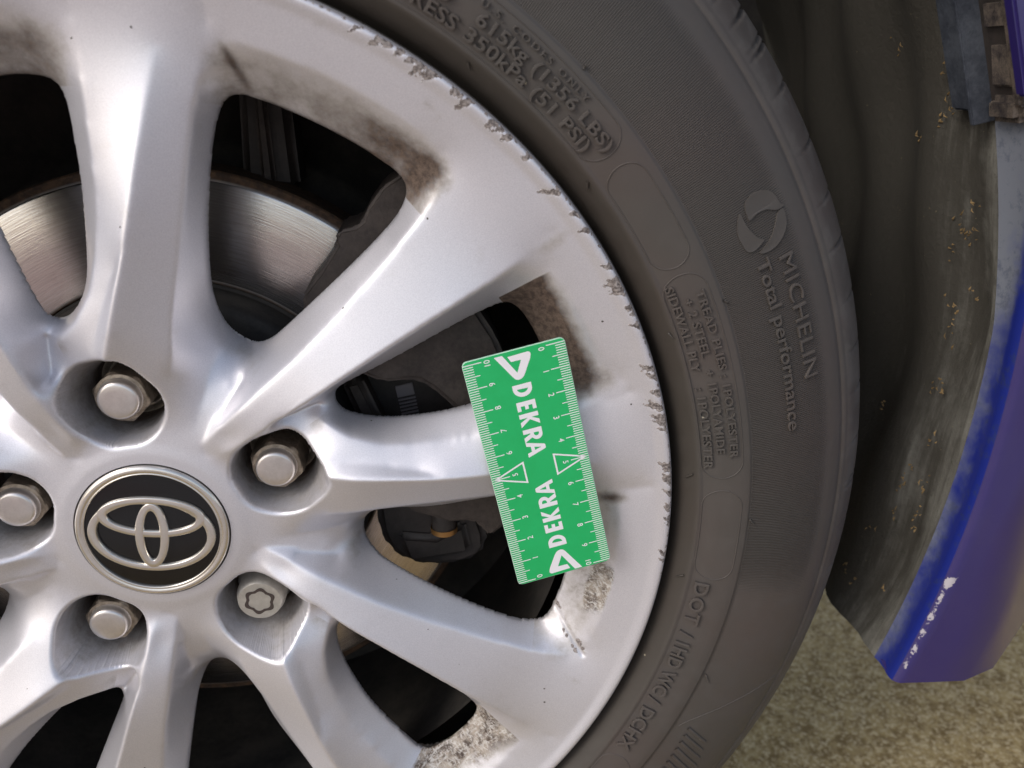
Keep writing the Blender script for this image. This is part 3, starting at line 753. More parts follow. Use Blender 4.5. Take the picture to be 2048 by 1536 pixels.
def on_tyre(rm, th, h=0.0):
    """r (mm), theta (deg), height above the sidewall (mm)"""
    rm = np.asarray(rm, float); th = np.radians(np.asarray(th, float))
    sl = (tz(rm + 0.3) - tz(rm - 0.3)) / 0.6; nl = np.sqrt(1 + sl ** 2)
    r2 = rm - h * sl / nl; z = tz(rm) + h / nl
    return np.stack([r2 * np.cos(th), r2 * np.sin(th), z], -1) * 1e-3
def tyre_text(s, r0, t0, t1, hgt, raise_=0.7, spacing=1.0, offset=0.004, name='sidewall_lettering', flip=False):
    v, f = text_geo(s, 0.05, 0.018, spacing, offset)
    x0, x1 = v[:, 0].min(), v[:, 0].max(); capv, _ = 0.73, 0
    x = (v[:, 0] - x0) / (x1 - x0); y = v[:, 1] / capv * hgt
    th = t0 + (t1 - t0) * x; r = r0 + y
    hz = np.where(v[:, 2] > 0.01, raise_, np.where(v[:, 2] < -0.01, -0.4, 0.0)) * 1.0
    hz = np.interp(v[:, 2], [-0.068, 0.03, 0.068], [-0.4, raise_ * 1.2, raise_ * 1.6])
    link(name, mesh(name, on_tyre(r, th, hz), f, False), MAT['plain'], tyre)
tyre_text('TREAD PLIES : 1POLYESTER', 242.4, 25.2, 7.6, 3.3, 0.7, 1.1)
tyre_text('+ 2 STEEL', 237.4, 24.8, 18.7, 3.3, 0.7, 1.1)
tyre_text('+ 1POLYAMIDE', 237.3, 17.3, 8.2, 3.3, 0.7, 1.1)
tyre_text('SIDEWALL PLY', 232.6, 26.5, 17.4, 3.3, 0.7, 1.1)
tyre_text(': 1POLYESTER', 232.4, 15.6, 6.5, 3.3, 0.7, 1.1)
tyre_text('615kg (1356 LBS)', 239.2, 54.9, 40.2, 4.5, 0.85, 1.05)
tyre_text('MAX LOAD', 239.2, 64.5, 57.3, 4.5, 0.85, 1.05)
tyre_text('350kPa (51 PSI)', 233.4, 55.0, 41.4, 4.5, 0.85, 1.05)
tyre_text('PRESS', 233.4, 61.0, 55.9, 4.5, 0.85, 1.05)
tyre_text('AND U.S. CODES ONLY', 244.6, 58.6, 44.3, 2.3, 0.6, 1.5)
tyre_text('MICHELIN', 276.2, 24.6, 13.7, 6.3, 0.55, 1.05, -0.02)
tyre_text('Total performance', 267.2, 25.2, 9.3, 5.3, 0.55, 1.0, -0.008)
tyre_text('DOT', 233.6, -7.2, -12.6, 6.0, 0.95, 1.15)
tyre_text('/ 1HD WC /', 233.6, -13.6, -23.6, 6.0, 0.95, 1.0)
tyre_text('DCHX', 233.6, -24.6, -30.9, 6.0, 0.95, 1.0)
# swirl mark of three blades
def blade(pts):
    P = catmull([(x, y, 0) for x, y in pts], 5); return [(p[0], p[1]) for p in P]
def px_to_rt(q): return q
SW = [[(270.8, 29.53), (272.2, 30.05), (275.7, 30.29), (279.7, 30.09), (282.6, 29.54), (283.7, 28.91), (284.0, 28.46), (285.3, 28.11), (283.3, 28.05), (281.1, 28.19), (278.0, 28.62), (274.2, 28.76), (270.7, 28.57), (270.4, 29.01)],
      [(268.2, 29.51), (265.6, 28.68), (264.5, 27.99), (264.7, 27.08), (265.5, 26.4), (268.0, 26.18), (271.5, 26.39), (273.1, 26.59), (271.0, 27.04), (269.5, 27.76), (268.6, 28.57)],
      [(284.3, 27.94), (284.4, 27.27), (283.2, 26.57), (280.2, 25.97), (276.2, 25.58), (272.1, 25.55), (269.8, 25.79), (273.0, 26.09), (276.5, 26.53), (279.5, 27.22), (281.6, 27.82)]]
for P in SW:
    P = catmull([(a, b, 0) for a, b in P], 4)
    n = len(P); top = on_tyre([p[0] for p in P], [p[1] for p in P], 0.55)
    bot = on_tyre([p[0] for p in P], [p[1] for p in P], -0.3)
    loc = [(p[0], math.radians(p[1]) * 276) for p in P]
    vv, ff = fill_geo([[(a, b) for a, b in loc]])
    top2 = on_tyre(vv[:, 0], np.degrees(vv[:, 1] / 276), 0.55)
    side = [(i, (i + 1) % n, n + (i + 1) % n, n + i) for i in range(n)]
    gv, gf = join_geo([(top2, ff), (np.concatenate([top, bot]), side)])
    link('swirl_mark', mesh('swirl_mark', gv, gf, False), MAT['plain'], tyre)
# outlined pads
def pad(r0, r1, t0, t1):
    n = 14; rad = (r1 - r0) / 2 * 0.92; rm = (r0 + r1) / 2; da = math.degrees(rad / rm)
    pts = []
    for i in range(40): pts.append((r1, t0 + (t1 - t0) * 0 - da - (t0 - t1 - 2 * da) * i / 39))
    for i in range(n): q = PI / 2 - PI * (i + 1) / (n + 1); pts.append((rm + (r1 - rm) * math.sin(q), t1 + da - da * math.cos(q)))
    for i in range(40): pts.append((r0, t1 + da + (t0 - t1 - 2 * da) * i / 39))
    for i in range(n): q = -PI / 2 + PI * (i + 1) / (n + 1); pts.append((rm + (r1 - rm) * math.sin(q), t0 - da + da * math.cos(q)))
    p = on_tyre([a for a, b in pts], [b for a, b in pts], 0.0)
    v, f = tube(p, 0.00028, 6, True)
    link('pad_outline', mesh('pad_outline', v, f), MAT['rubber'], tyre)
pad(231.4, 248.4, 66, 39.7); pad(232.0, 247.0, 38.5, 28.0); pad(230.9, 247.6, 27.2, 5.3); pad(231.5, 247.6, 3.9, -6.7); pad(232, 247, -32, -46)
# heavy ribs low on the shoulder and a smooth panel above them
for i in range(13):
    ta = -27.5 - i * 0.95; r0, r1 = 259 + 0.3 * i, min(292, 272 + 1.7 * i)
    rs = np.linspace(r0, r1, 8); p = on_tyre(rs, ta - 3.0 * (rs - r0) / 33 + 2.2, 0.1)
    v, f = tube(p, 0.0009, 8); link('shoulder_rib', mesh('shoulder_rib', v, f), MAT['rubber'], tyre)
ts = np.linspace(0, 1, 20)
p = on_tyre(254 + 38 * ts, -25.5 + 7.5 * ts ** 0.8, 0.0); v, f = tube(p, 0.00022, 6); link('panel_edge', mesh('panel_edge', v, f), MAT['rubber'], tyre)
# vent whiskers
for r, t, ln, a in [(251.1, 46.2, 2.2, .3), (228.6, 39.0, 3.2, -2.0), (250.8, 23.4, 3.0, -.7), (228.2, 5.7, 3.4, -2.3), (251.7, .55, 3.6, -.8), (228.6, -6.9, 3.4, -2.3), (252.6, -18.3, 5.0, -.9), (228.2, 53.6, 2.6, -2.0), (228.4, 22.0, 2.4, -1.0)]:
    pts = []
    for i in range(6):
        s_ = i / 5; d = ln * s_
        pts.append(on_tyre(r + d * math.cos(a), t + math.degrees(d * math.sin(a) / r), 0.1 + 1.3 * s_ - 0.5 * s_ * s_))
    v, f = tube(np.array(pts), np.linspace(0.00055, 0.00018, 6), 6); link('vent_whisker', mesh('vent_whisker', v, f), MAT['rubber'], tyre)
for k in range(7):
    pass

# ================================================================== BRAKE DISC
disc = thing('brake_disc', 'brushed steel brake disc with a rusty edge behind the spokes', 'brake disc', tuple(W((0, 0, -0.1))[0]))
v, f = lathe([(92.0, -81.2), (92.6, -80.2), (93.5, -80), (137.2, -80), (138.2, -80.3), (139, -81.0), (142.0, -81.2), (142.8, -82), (142.8, -104), (90, -104)], 300)
link('friction_ring', sharp(mesh('friction_ring', v, f), 40), MAT['disc'], disc)
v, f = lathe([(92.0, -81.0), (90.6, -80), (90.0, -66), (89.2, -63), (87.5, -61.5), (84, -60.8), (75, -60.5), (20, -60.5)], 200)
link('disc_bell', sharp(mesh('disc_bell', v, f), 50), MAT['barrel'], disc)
shield = thing('dust_shield', 'dark dust shield and backing behind the brake disc', 'dust shield', tuple(W((0, 0, -0.14))[0]))
v, f = lathe([(196, -150), (150, -150), (148, -128), (40, -128)], 120)
link('shield_plate', mesh('shield_plate', v, f), MAT['barrel'], shield)
kn = bpy.data.objects.new('suspension_knuckle', None); COL.objects.link(kn); kn.location = tuple(W((0.07, 0.16, -0.11))[0])
kn['label'] = 'dark grey suspension upright above the brake disc, seen through the upper window'; kn['category'] = 'suspension part'
link('upright_arm', prism([(36, 130), (62, 128), (60, 196), (40, 200)], -0.098, -0.126, 0.004), MAT['dark'], kn)
link('upright_rib', prism([(45, 130), (52, 130), (51, 196), (46, 197)], -0.094, -0.099, 0.002), MAT['cast'], kn)

# ================================================================== BRAKE CALIPER
cal = thing('brake_caliper', 'dark cast brake caliper clasping the right side of the disc', 'brake caliper', tuple(W((0.13, 0.03, -0.08))[0]))
def cast(name, poly, z0, z1, mat, bev=0.003, label=None):
    return link(name, prism(poly, z0, z1, bev), MAT[mat], cal, label)
cast('mounting_bracket', [(66.1, 91.9), (74.5, 102.0), (82.1, 113.0), (81.2, 115.7), (83.8, 119.4), (90.4, 120.6), (93.7, 123.1), (94.9, 127.0), (102.3, 136.7), (117.8, 146.2), (133, 127.0), (113.0, 86), (78, 66), (66.5, 84.9)], -0.045, -0.079, 'cast', 0.004)
body = cast('caliper_body', [(88, 62), (98.1, 56.9), (103.6, 57.0), (109.3, 57.8), (114, 57), (119, 53.5), (127.3, 45.2), (133, 38), (139.6, 36.4), (150.5, 46.5), (152.3, 62), (147, 76), (136, 94), (124.7, 104.7), (95, 86), (85, 72)], -0.030, -0.075, 'cast', 0.005)
cast('bracket_arm', [(79, 52), (88.1, 54.5), (98.4, 28), (88, 26)], -0.045, -0.078, 'cast', 0.003)
cast('brake_pad', [(80, 58), (112.2, 64), (134.3, 44), (136.0, 20), (84, 20)], -0.058, -0.078, 'dark', 0.002)
m_tag = material('pad_tag_grey', (0.20, 0.18, 0.19), 0.6)
tg = link('pad_tag', prism([(102.2, 44.6), (110.2, 46.2), (111.2, 40.4), (103.2, 38.9)], -0.0572, -0.0585, 0.0002), m_tag, cal)
for i in range(6):
    d = np.array([0.27, -1.75]) * i
    a = np.array([103.4, 37.9]) + d; b = np.array([111.4, 39.3]) + d
    link('tag_stripe', prism([tuple(a), tuple(b), tuple(b + (0.13, -0.75)), tuple(a + (0.13, -0.75))], -0.0573, -0.0585, 0.00005), m_tag, tg)
cast('caliper_carrier', [(90.2, -4), (89.8, -20.5), (90.6, -30.4), (94.4, -41.8), (104.0, -50.4), (115.1, -53.3), (131.0, -52.7), (139.8, -49.5), (144.2, -43.3), (143.8, -34.6), (140.2, -22), (140.4, -4)], -0.054, -0.078, 'dark', 0.004)
cast('caliper_rib', [(99, -30), (118, -33), (133, -25), (136, -44), (104, -48)], -0.050, -0.06, 'dark', 0.003)
cast('caliper_bridge', [(98, 6), (103.4, -3.0), (107.4, -7.7), (119.3, -12.0), (123.0, -14.2), (135.4, -14.5), (139.0, -16.5), (140.9, -21.3), (143.8, -23.6), (148.7, -19.1), (157.7, -13), (157.6, 6), (125.7, 10.1)], -0.032, -0.07, 'cast', 0.004)
# slide pin below the bridge with a gold washer
def ycyl(c, r, y0, y1, z, n=32, flange=None):
    v = []; f = []
    rows = [(r, y0), (r, y1), (0.0001, y1)]
    for rr_, y in rows:
        for i in range(n):
            t = 2 * PI * i / n; v.append((c + rr_ * math.cos(t), y, z + rr_ * math.sin(t)))
    for i in range(2):
        for j in range(n): f.append((i * n + j, i * n + (j + 1) % n, (i + 1) * n + (j + 1) % n, (i + 1) * n + j))
    return v, f
v, f = ycyl(0.1224, 0.0058, -0.012, -0.026, -0.045); pin = link('slide_pin', sharp(mesh('slide_pin', v, f), 40), MAT['dark'], cal)
v, f = ycyl(0.1224, 0.0064, -0.0235, -0.0262, -0.045); link('pin_washer', sharp(mesh('pin_washer', v, f), 40), MAT['gold'], pin)

# ================================================================== CAR BODY (arch)
car = thing('blue_car', 'blue car body corner with dusty wheel arch lip and liner', 'car', tuple(W((0.42, -0.1, -0.05))[0]))
def body_paint():
    m = material('blue_car_paint', (0.045, 0.03, 0.24), 0.3, 0.1); n = NT(m)
    n.b.inputs['Coat Weight'].default_value = 0.7; n.b.inputs['Coat Roughness'].default_value = 0.08
    a = n.noise(45, 5, 0.7); b = n.noise(9, 3)
    col = n.mix(n.ramp(a, 0.45, 0.75, 0, 0.12), (0.028, 0.019, 0.120), (0.075, 0.062, 0.12))
    chip = n.attr('chip'); nz = n.noise(700, 3)
    cf = n.ramp(n.math('ADD', chip, n.math('MULTIPLY', n.math('SUBTRACT', nz, 0.5), 0.9)), 0.45, 0.6)
    col = n.mix(cf, col, (0.42, 0.39, 0.42))
    n.set('Base Color', col); n.set('Roughness', n.ramp(cf, 0, 1, 0.3, 0.7)); n.set('Coat Weight', n.ramp(cf, 0, 1, 0.7, 0))
    return m
def flange_mat():
    m = material('dusty_blue_flange', (0.03, 0.05, 0.2), 0.6); n = NT(m)
    a = n.noise(38, 6, 0.7); b = n.noise(260, 4, 0.7)
    d = n.attr('dust')
    f = n.ramp(n.math('ADD', n.math('MULTIPLY', a, 0.9), n.math('SUBTRACT', d, 0.5)), 0.25, 0.75)
    col = n.mix(f, (0.012, 0.022, 0.19), (0.155, 0.17, 0.205))
    col = n.mix(n.ramp(n.math('ADD', n.math('MULTIPLY', a, 0.5), n.math('MULTIPLY', b, 0.5)), 0.50, 0.62, 0, 0.5), col, (0.035, 0.045, 0.085))
    n.set('Base Color', col); n.set('Roughness', n.ramp(f, 0, 1, 0.35, 0.8)); return m
def liner_mat():
    m = material('dirty_arch_liner', (0.03, 0.03, 0.025), 0.85); n = NT(m)
    tcv = n.noise(10); mp = n.n('Mapping'); n.l(n.tc.outputs['Object'], mp.inputs[0]); mp.inputs['Scale'].default_value = (1, 3.0, 0.25)
    st = n.noise(55, 5, 0.65, mp.outputs[0]); a = n.noise(26, 6, 0.7); b = n.noise(240, 4, 0.75); d = n.attr('dust')
    f = n.ramp(n.math('ADD', n.math('MULTIPLY', n.math('ADD', st, a), 0.5), n.math('SUBTRACT', d, 0.5)), 0.32, 0.75)
    col = n.mix(f, (0.042, 0.038, 0.030), (0.20, 0.195, 0.172))
    col = n.mix(n.ramp(b, 0.6, 0.72, 0, 0.6), col, (0.028, 0.03, 0.018))
    col = n.mix(n.ramp(n.noise(330, 3, 0.7), 0.70, 0.76, 0, 0.75), col, (0.26, 0.22, 0.12))
    n.set('Base Color', col); n.set('Normal', n.bump(n.math('ADD', a, b), 0.4, 0.002)); return m
M_BLUE, M_FL, M_LIN = body_paint(), flange_mat(), liner_mat()
# arch edge: circle of radius 0.368 about (0, 0.022); bottom of the panel at y = -0.1
AC, AR_ = (0.0035, 0.055), 0.36
tb = math.degrees(math.asin((-0.099 - AC[1]) / 0.424))
def arch(t, r):
    k = r - AR_; c_, s_ = math.cos(math.radians(t)), math.sin(math.radians(t))
    nx, ny = c_ / 0.36, s_ / 0.424; q = math.hypot(nx, ny)
    return AC[0] + 0.36 * c_ + k * nx / q, AC[1] + 0.424 * s_ + k * ny / q
ths = np.concatenate([np.linspace(tb, 60, 120), np.linspace(62, 200, 70)])
def panel():
    v, chip = [], []
    us = [0, 0.0006, 0.0016, 0.003, 0.006, 0.012, 0.02, 0.035, 0.055, 0.08, 0.11, 0.15, 0.2, 0.26]
    for t in ths:
        x0, y0 = arch(t, AR_)
        for j, u in enumerate(us):
            # surface leaves the arch edge to the outside; rows run level near the lower end and radially higher up
            w = min(1, max(0, (t - tb) / 70)); dirx = math.cos(math.radians(t)) * w + (1 - w); diry = math.sin(math.radians(t)) * w
            q = math.hypot(dirx, diry); x, y = x0 + u * dirx / q, y0 + u * diry / q
            rnd = -0.0022 * (1 - min(1, u / 0.003)) ** 2
            xx = x - 0.34
            e_ = max(0, xx - 0.040); z = 0.001 + rnd + 0.002 * min(1, u / 0.03) - 0.80 * (e_ - 0.006 * (1 - math.exp(-e_ / 0.006)))
            v.append((x, y, z))
            c = 0.0
            if j <= 4:
                if tb < t < tb + 4: c = 0.15
                if tb + 0.8 < t < tb + 8.4: c = (0.12, 0.40, 0.44, 0.12, 0.0)[j] + 0.10 * math.sin(t * 9) + 0.12 * math.sin(t * 23 + 1)
                if abs(t - (tb + 8.0)) < 0.35: c = (0.4, 0.9, 0.95, 0.75, 0.0)[j]
            chip.append(c)
    m = len(us); f = []
    for i in range(len(ths) - 1):
        for j in range(m - 1): f.append((i * m + j, i * m + j + 1, (i + 1) * m + j + 1, (i + 1) * m + j))
    # folded lower edge
    base = len(v)
    for j in range(m): x, y, z = v[j]; v.append((x, y + 0.0006, z - 0.006)); chip.append(0)
    for j in range(m): x, y, z = v[j]; v.append((x, y + 0.003, z - 0.012)); chip.append(0)
    for j in range(m - 1):
        f.append((j, base + j, base + j + 1, j + 1)); f.append((base + j, base + m + j, base + m + j + 1, base + j + 1))
    me = mesh('side_panel', v, f); at = me.attributes.new('chip', 'FLOAT', 'POINT'); at.data.foreach_set('value', chip)
    return me
link('side_panel', sharp(panel(), 45), M_BLUE, car, 'glossy blue painted panel edge with paint chips along its lip')
def strip(name, rows, mat, dustf, label=None, kind=None, tl=None):
    """rows: list of functions t -> (r offset, z)"""
    tl = ths if tl is None else tl
    v, d = [], []
    for t in tl:
        for i, fn in enumerate(rows):
            ro, z = fn(t); x, y = arch(t, AR_ + ro); v.append((x, y, z)); d.append(dustf(t, i))
    m = len(rows); f = []
    for i in range(len(tl) - 1):
        for j in range(m - 1): f.append((i * m + j, (i + 1) * m + j, (i + 1) * m + j + 1, i * m + j + 1))
    me = mesh(name, v, f); at = me.attributes.new('dust', 'FLOAT', 'POINT'); at.data.foreach_set('value', d)
    return link(name, me, mat, car, label, kind)
def wid(t): return 0.018 + 0.012 * np.clip((t - 3) / 12, 0, 1)
strip('arch_flange', [lambda t: (0.0, -0.0012), lambda t: (-0.0006, -0.003), lambda t: (-0.0004, -0.006), lambda t: (0.0006, -0.3 * wid(t) - 0.004), lambda t: (0.0008, -0.7 * wid(t) - 0.002), lambda t: (0.0, -wid(t))], M_FL,
      lambda t, i: (0.0, 0.03, 0.15, 0.38, 0.50, 0.56)[i] + 0.40 * np.clip((t - 1) / 9, 0, 1))
def lin_rows():
    rows = [lambda t: (0.0006, -wid(t) + 0.0015), lambda t: (0.0002, -wid(t) - 0.002)]
    for i in range(1, 30):
        s_ = i / 29
        def fn(t, s_=s_):
            lim = 1 if t > tb + 14 else max(0.15, (t - tb) / 14)
            z = -wid(t) - 0.003 - 0.24 * s_
            ro = 0.0 + 0.005 * s_ + 0.0035 * math.sin(s_ * 26) * (s_ < 0.8) + 0.003 * math.sin(t * 0.35 + s_ * 9)
            # the liner is cut away obliquely at its lower end
            return ro, z
        rows.append(fn)
    return rows
LR = lin_rows()
v, d = [], []
for t in ths:
    for i, fn in enumerate(LR):
        ro, z = fn(t); s_ = i / len(LR)
        t2 = t
        low = tb - 0.8 - 0.6 * min(1, max(0, -z - 0.02) / 0.1)       # lower edge rises inwards
        if t2 < low: t2 = low
        x, y = arch(t2, AR_ + ro); v.append((x, y, z))
        band = np.exp(-((s_ - 0.03) / 0.06) ** 2) * 0.33 + np.exp(-((s_ - 0.14) / 0.05) ** 2) * 0.22 + np.exp(-((s_ - 0.30) / 0.05) ** 2) * 0.10
        d.append(0.20 + band * (0.7 + 0.3 * np.clip((28 - t) / 25, 0, 1)))
m = len(LR); f = [(i * m + j, (i + 1) * m + j, (i + 1) * m + j + 1, i * m + j + 1) for i in range(len(ths) - 1) for j in range(m - 1)]
me = mesh('wheel_arch_liner', v, f); at = me.attributes.new('dust', 'FLOAT', 'POINT'); at.data.foreach_set('value', d)
link('wheel_arch_liner', me, M_LIN, car, 'dark wheel arch liner caked with dried mud')
# grey plastic seam strip and metal clip where the two panels meet
m_pl = grimy('grey_plastic_strip', (0.025, 0.030, 0.042), (0.075, 0.085, 0.105), 0.6, 60)
m_cl = grimy('muddy_metal_clip', (0.035, 0.030, 0.032), (0.19, 0.155, 0.125), 0.5, 130, 0.3)
def block(name, t0, t1, r0, r1, z0, z1, mat, parent=car, bev=0.001):
    bm = bmesh.new(); vs = {}
    for a in (0, 1):
        for b in (0, 1):
            for c in (0, 1):
                x, y = arch((t0, t1)[a], (r0, r1)[b]); p = W((x, y, (z0, z1)[c]))[0]; vs[a, b, c] = bm.verts.new(p)
    for q in (((0,0,0),(0,0,1),(0,1,1),(0,1,0)), ((1,0,0),(1,1,0),(1,1,1),(1,0,1)), ((0,0,0),(1,0,0),(1,0,1),(0,0,1)), ((0,1,0),(0,1,1),(1,1,1),(1,1,0)), ((0,0,0),(0,1,0),(1,1,0),(1,0,0)), ((0,0,1),(1,0,1),(1,1,1),(0,1,1))):
        bm.faces.new([vs[i] for i in q])
    bmesh.ops.recalc_face_normals(bm, faces=bm.faces)
    bmesh.ops.bevel(bm, geom=list(bm.edges), offset=bev, segments=2, affect='EDGES')
    me = bpy.data.meshes.new(name); bm.to_mesh(me); bm.free(); sharp(me, 40)
    return link(name, me, mat, parent)
block('seam_strip', 15.2, 34, AR_ - 0.0055, AR_ + 0.0005, -0.050, -0.031, m_pl)
block('seam_strip_rib', 14.6, 34, AR_ - 0.010, AR_ + 0.0005, -0.0308, -0.0285, m_pl, bev=0.0005)
cl = block('retaining_clip', 16.6, 18.9, AR_ - 0.0055, AR_ + 0.001, -0.024, -0.012, m_cl)
block('clip_tab', 14.7, 16.1, AR_ - 0.006, AR_ + 0.001, -0.027, -0.008, m_cl, cl, 0.0025)
block('clip_tab', 19.5, 21.2, AR_ - 0.007, AR_ + 0.001, -0.026, -0.011, m_cl, cl, 0.002)
block('clip_rail', 15.6, 34, AR_ - 0.006, AR_ + 0.0005, -0.0105, -0.006, m_cl, cl, 0.001)
block('fender_lip', 16.3, 34, AR_ - 0.0095, AR_ + 0.002, -0.0045, 0.0015, M_BLUE)
block('clip_bed', 14.9, 34, AR_ - 0.0015, AR_ + 0.0005, -0.0284, -0.0106, MAT['dark'], cl, 0.0003)
# inner wall of the wheel well
pts = [arch(t, AR_ + 0.004) for t in np.linspace(tb + 7.5, 180 - tb - 7.5, 60)]
wv = [(x, y, -0.262) for x, y in pts]
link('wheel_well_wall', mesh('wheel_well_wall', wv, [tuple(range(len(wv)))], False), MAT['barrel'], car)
# straw-coloured debris stuck to the liner
bm = bmesh.new()
clumps = [(RNG.uniform(tb + 3, 24), abs(RNG.normal(0, 0.028)) + 0.022) for _ in range(46)]
for i in range(190):
    t, s_ = clumps[i % 46]; t += RNG.normal(0, 0.35); s_ += RNG.normal(0, 0.0022)
    x, y = arch(t, AR_ - 0.0012); L_ = RNG.uniform(0.0004, 0.0019); a = RNG.uniform(0, PI)
    tang = np.array([-math.sin(math.radians(t)), math.cos(math.radians(t)), 0]); zz = np.array([0, 0, 1.0]); nn = np.array([-math.cos(math.radians(t)), -math.sin(math.radians(t)), 0])
    d1 = math.cos(a) * tang + math.sin(a) * zz; d2 = -math.sin(a) * tang + math.cos(a) * zz
    o = np.array([x, y, -wid(t) - s_ + 0.012]); w = RNG.uniform(0.0002, 0.0005)
    q = [o - d1 * L_ - d2 * w, o + d1 * L_ * .1 - d2 * w * 1.6 + nn * 0.0006, o + d1 * L_, o + d2 * w * 1.3 + nn * 0.0004, o + nn * 0.0011]
    vs = [bm.verts.new(W(p)[0]) for p in q]
    for tri in ((0, 1, 4), (1, 2, 4), (2, 3, 4), (3, 0, 4)): bm.faces.new([vs[k] for k in tri])
me = bpy.data.meshes.new('mud_flakes'); bm.to_mesh(me); bm.free()
link('mud_flakes', me, grimy('dry_straw', (0.10, 0.065, 0.025), (0.24, 0.16, 0.07), 0.9, 90), car, None, 'stuff')

# ================================================================== RULER CARD
CO = np.array([0.17108, 0.0835, -6e-05]); E1 = np.array([0.21592, -0.9761, 0.02462]); E2 = np.array([-0.97563, -0.21466, 0.04556])
EN = -np.cross(E1, E2); CW = 41.2; KU = 1.013
card = thing('ruler_card', 'green ruler card with white scales and lettering leaning across a spoke', 'ruler', tuple(W(CO + 0.05 * E1 + 0.02 * E2)[0]))
def cmap(u, v, h=0.0):
    u, v = np.asarray(u, float) * KU, np.asarray(v, float) * KU
    return CO + (u[..., None] * E1 + v[..., None] * E2 + np.broadcast_to(np.asarray(h, float), u.shape)[..., None] * EN) * 1e-3
U0, U1, V0, V1 = -1.6, 101.0, 0.0, 40.7
def rrect(ins=0.0, rad=2.2):
    o = []
    for cx, cy, a0 in ((U1 - rad, V1 - rad, 0), (U0 + rad, V1 - rad, 90), (U0 + rad, V0 + rad, 180), (U1 - rad, V0 + rad, 270)):
        for i in range(9):
            a = math.radians(a0 + 90 * i / 8); o.append((cx + (rad - ins) * math.cos(a), cy + (rad - ins) * math.sin(a)))
    return o
ro_, ri_ = rrect(), rrect(0.22); n = len(ro_)
top = cmap(np.array([p[0] for p in ri_]), np.array([p[1] for p in ri_]), 0.0)
link('card_face', mesh('card_face', top, [tuple(range(n))], False), MAT['green'], card)
e1 = cmap(np.array([p[0] for p in ri_]), np.array([p[1] for p in ri_]), 0.0); e2 = cmap(np.array([p[0] for p in ro_]), np.array([p[1] for p in ro_]), -0.15); e3 = cmap(np.array([p[0] for p in ro_]), np.array([p[1] for p in ro_]), -0.85)
ev = np.concatenate([e1, e2, e3]); ef = [(i, (i + 1) % n, n + (i + 1) % n, n + i) for i in range(n)] + [(n + i, n + (i + 1) % n, 2 * n + (i + 1) % n, 2 * n + i) for i in range(n)] + [tuple(2 * n + i for i in range(n))]
link('card_edge', mesh('card_edge', ev, ef, False), MAT['greenedge'], card)
PH_ = 0.03
def flip(u, v): return 100.0 - u, 40.7 - v
def card_part(name, geos, mat='white', kind=None):
    V_, F_ = join_geo([(cmap(np.array(v)[:, 0], np.array(v)[:, 1], PH_), f) for v, f in geos])
    # face the viewer
    me = mesh(name, V_, F_, False)
    return link(name, me, MAT[mat], card, None, kind)
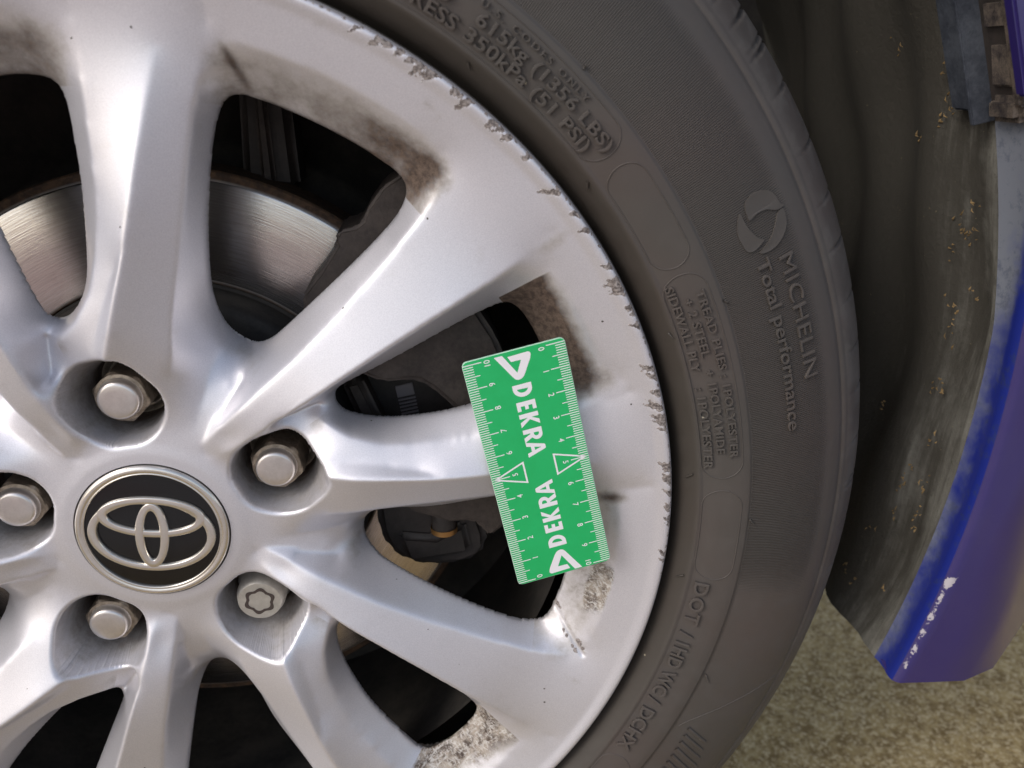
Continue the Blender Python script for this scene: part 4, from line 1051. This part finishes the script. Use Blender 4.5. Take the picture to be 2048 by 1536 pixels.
for side in (0, 1):
    tk = []
    for i in range(101):
        ln = 7.6 if i % 10 == 0 else (6.1 if i % 5 == 0 else 4.1)
        w = 0.17 if i % 10 else 0.19
        q = [(i - w, 0.25), (i + w, 0.25), (i + w, ln), (i - w, ln)]
        if side: q = [flip(*p) for p in q]
        tk.append((q, [(0, 1, 2, 3)]))
    card_part('tick_marks', tk)
    dg = []
    for i in range(11):
        if i == 5: hgt, uu, vv0 = 2.3, 50.2, 10.9
        else: hgt, uu, vv0 = 2.45, float(i * 10) + (0.25 if i else 0.9), 10.75
        tv, tf = text_geo(str(i), offset=0.008)
        wx = (tv[:, 0].min() + tv[:, 0].max()) / 2; s = hgt / 0.73
        if i == 10: uu -= 1.1
        q = [(uu + (x - wx) * s * 0.92, vv0 - y * s) for x, y in tv[:, :2]]
        if side: q = [flip(*p) for p in q]
        dg.append((q, tf))
    card_part('scale_digits', dg)
    # letters D E K R A, x along the card, y up towards the scale; cap height 7.6, stroke 1.75
    H, S = 7.6, 1.9
    def arc(cx, cy, rx, ry, a0, a1, n=14): return [(cx + rx * math.cos(math.radians(a0 + (a1 - a0) * i / n)), cy + ry * math.sin(math.radians(a0 + (a1 - a0) * i / n))) for i in range(n + 1)]
    LET = {
     'D': (12.7, [[(0, 0), (1.9, 0)] + arc(1.9, 3.8, 3.4, 3.8, -90, 90) + [(0, H)], [(S, S * .85), (S, H - S * .85)] + arc(1.8, 3.8, 1.75, 3.8 - S * .85, 90, -90)]),
     'E': (20.0, [[(0, 0), (3.9, 0), (3.9, 1.5), (S, 1.5), (S, 3.1), (3.5, 3.1), (3.5, 4.55), (S, 4.55), (S, 6.1), (3.9, 6.1), (3.9, H), (0, H)]]),
     'K': (25.2, [[(0, 0), (S, 0), (S, 3.2), (3.5, 0), (5.6, 0), (2.75, 3.95), (5.4, H), (3.4, H), (S, 4.7), (S, H), (0, H)]]),
     'R': (32.0, [[(0, 0), (S, 0), (S, 2.75), (2.2, 2.75), (3.5, 0), (5.5, 0), (3.85, 3.1)] + arc(2.6, 5.3, 2.45, 2.3, -55, 90) + [(0, H)], [(S, 4.15), (S, 6.2)] + arc(2.4, 5.18, 1.0, 1.02, 90, -90)]),
     'A': (37.4, [[(0, 0), (1.75, 0), (2.25, 1.75), (4.45, 1.75), (4.95, 0), (6.7, 0), (4.45, H - .5), (4.2, H - .1), (3.9, H), (2.8, H), (2.5, H - .1), (2.25, H - .5)], [(2.65, 3.15), (4.05, 3.15), (3.35, 5.9)]]),
    }
    ge = []
    for ch, (u0, polys) in LET.items():
        tv, tf = fill_geo(polys)
        q = [(u0 + x, 23.9 - y) for x, y in tv[:, :2]]
        if side: q = [flip(*p) for p in q]
        ge.append((q, tf))
    card_part('lettering', ge)
    lg = [(-0.4, 28.1), (-0.4, 24.9), (7.8, 20.6), (3.0, 18.1), (2.9, 22.1), (0.6, 23.0), (0.4, 15.0), (0.6, 14.4), (1.1, 14.05), (1.7, 14.0), (3.4, 14.6), (9.0, 17.9), (10.0, 18.7), (10.55, 19.6), (10.75, 20.7), (10.4, 21.7), (9.6, 22.4)]
    tv, tf = fill_geo([lg])
    q = [tuple(p) if not side else flip(*p) for p in tv[:, :2]]
    card_part('logo_mark', [(q, tf)])
    tri = [[(45.0, 14.3), (50.0, 0.6), (55.0, 14.3)], [(45.95, 13.6), (50.0, 2.6), (54.05, 13.6)]]
    tv, tf = fill_geo(tri)
    q = [tuple(p) if not side else flip(*p) for p in tv[:, :2]]
    card_part('pointer_triangle', [(q, tf)])
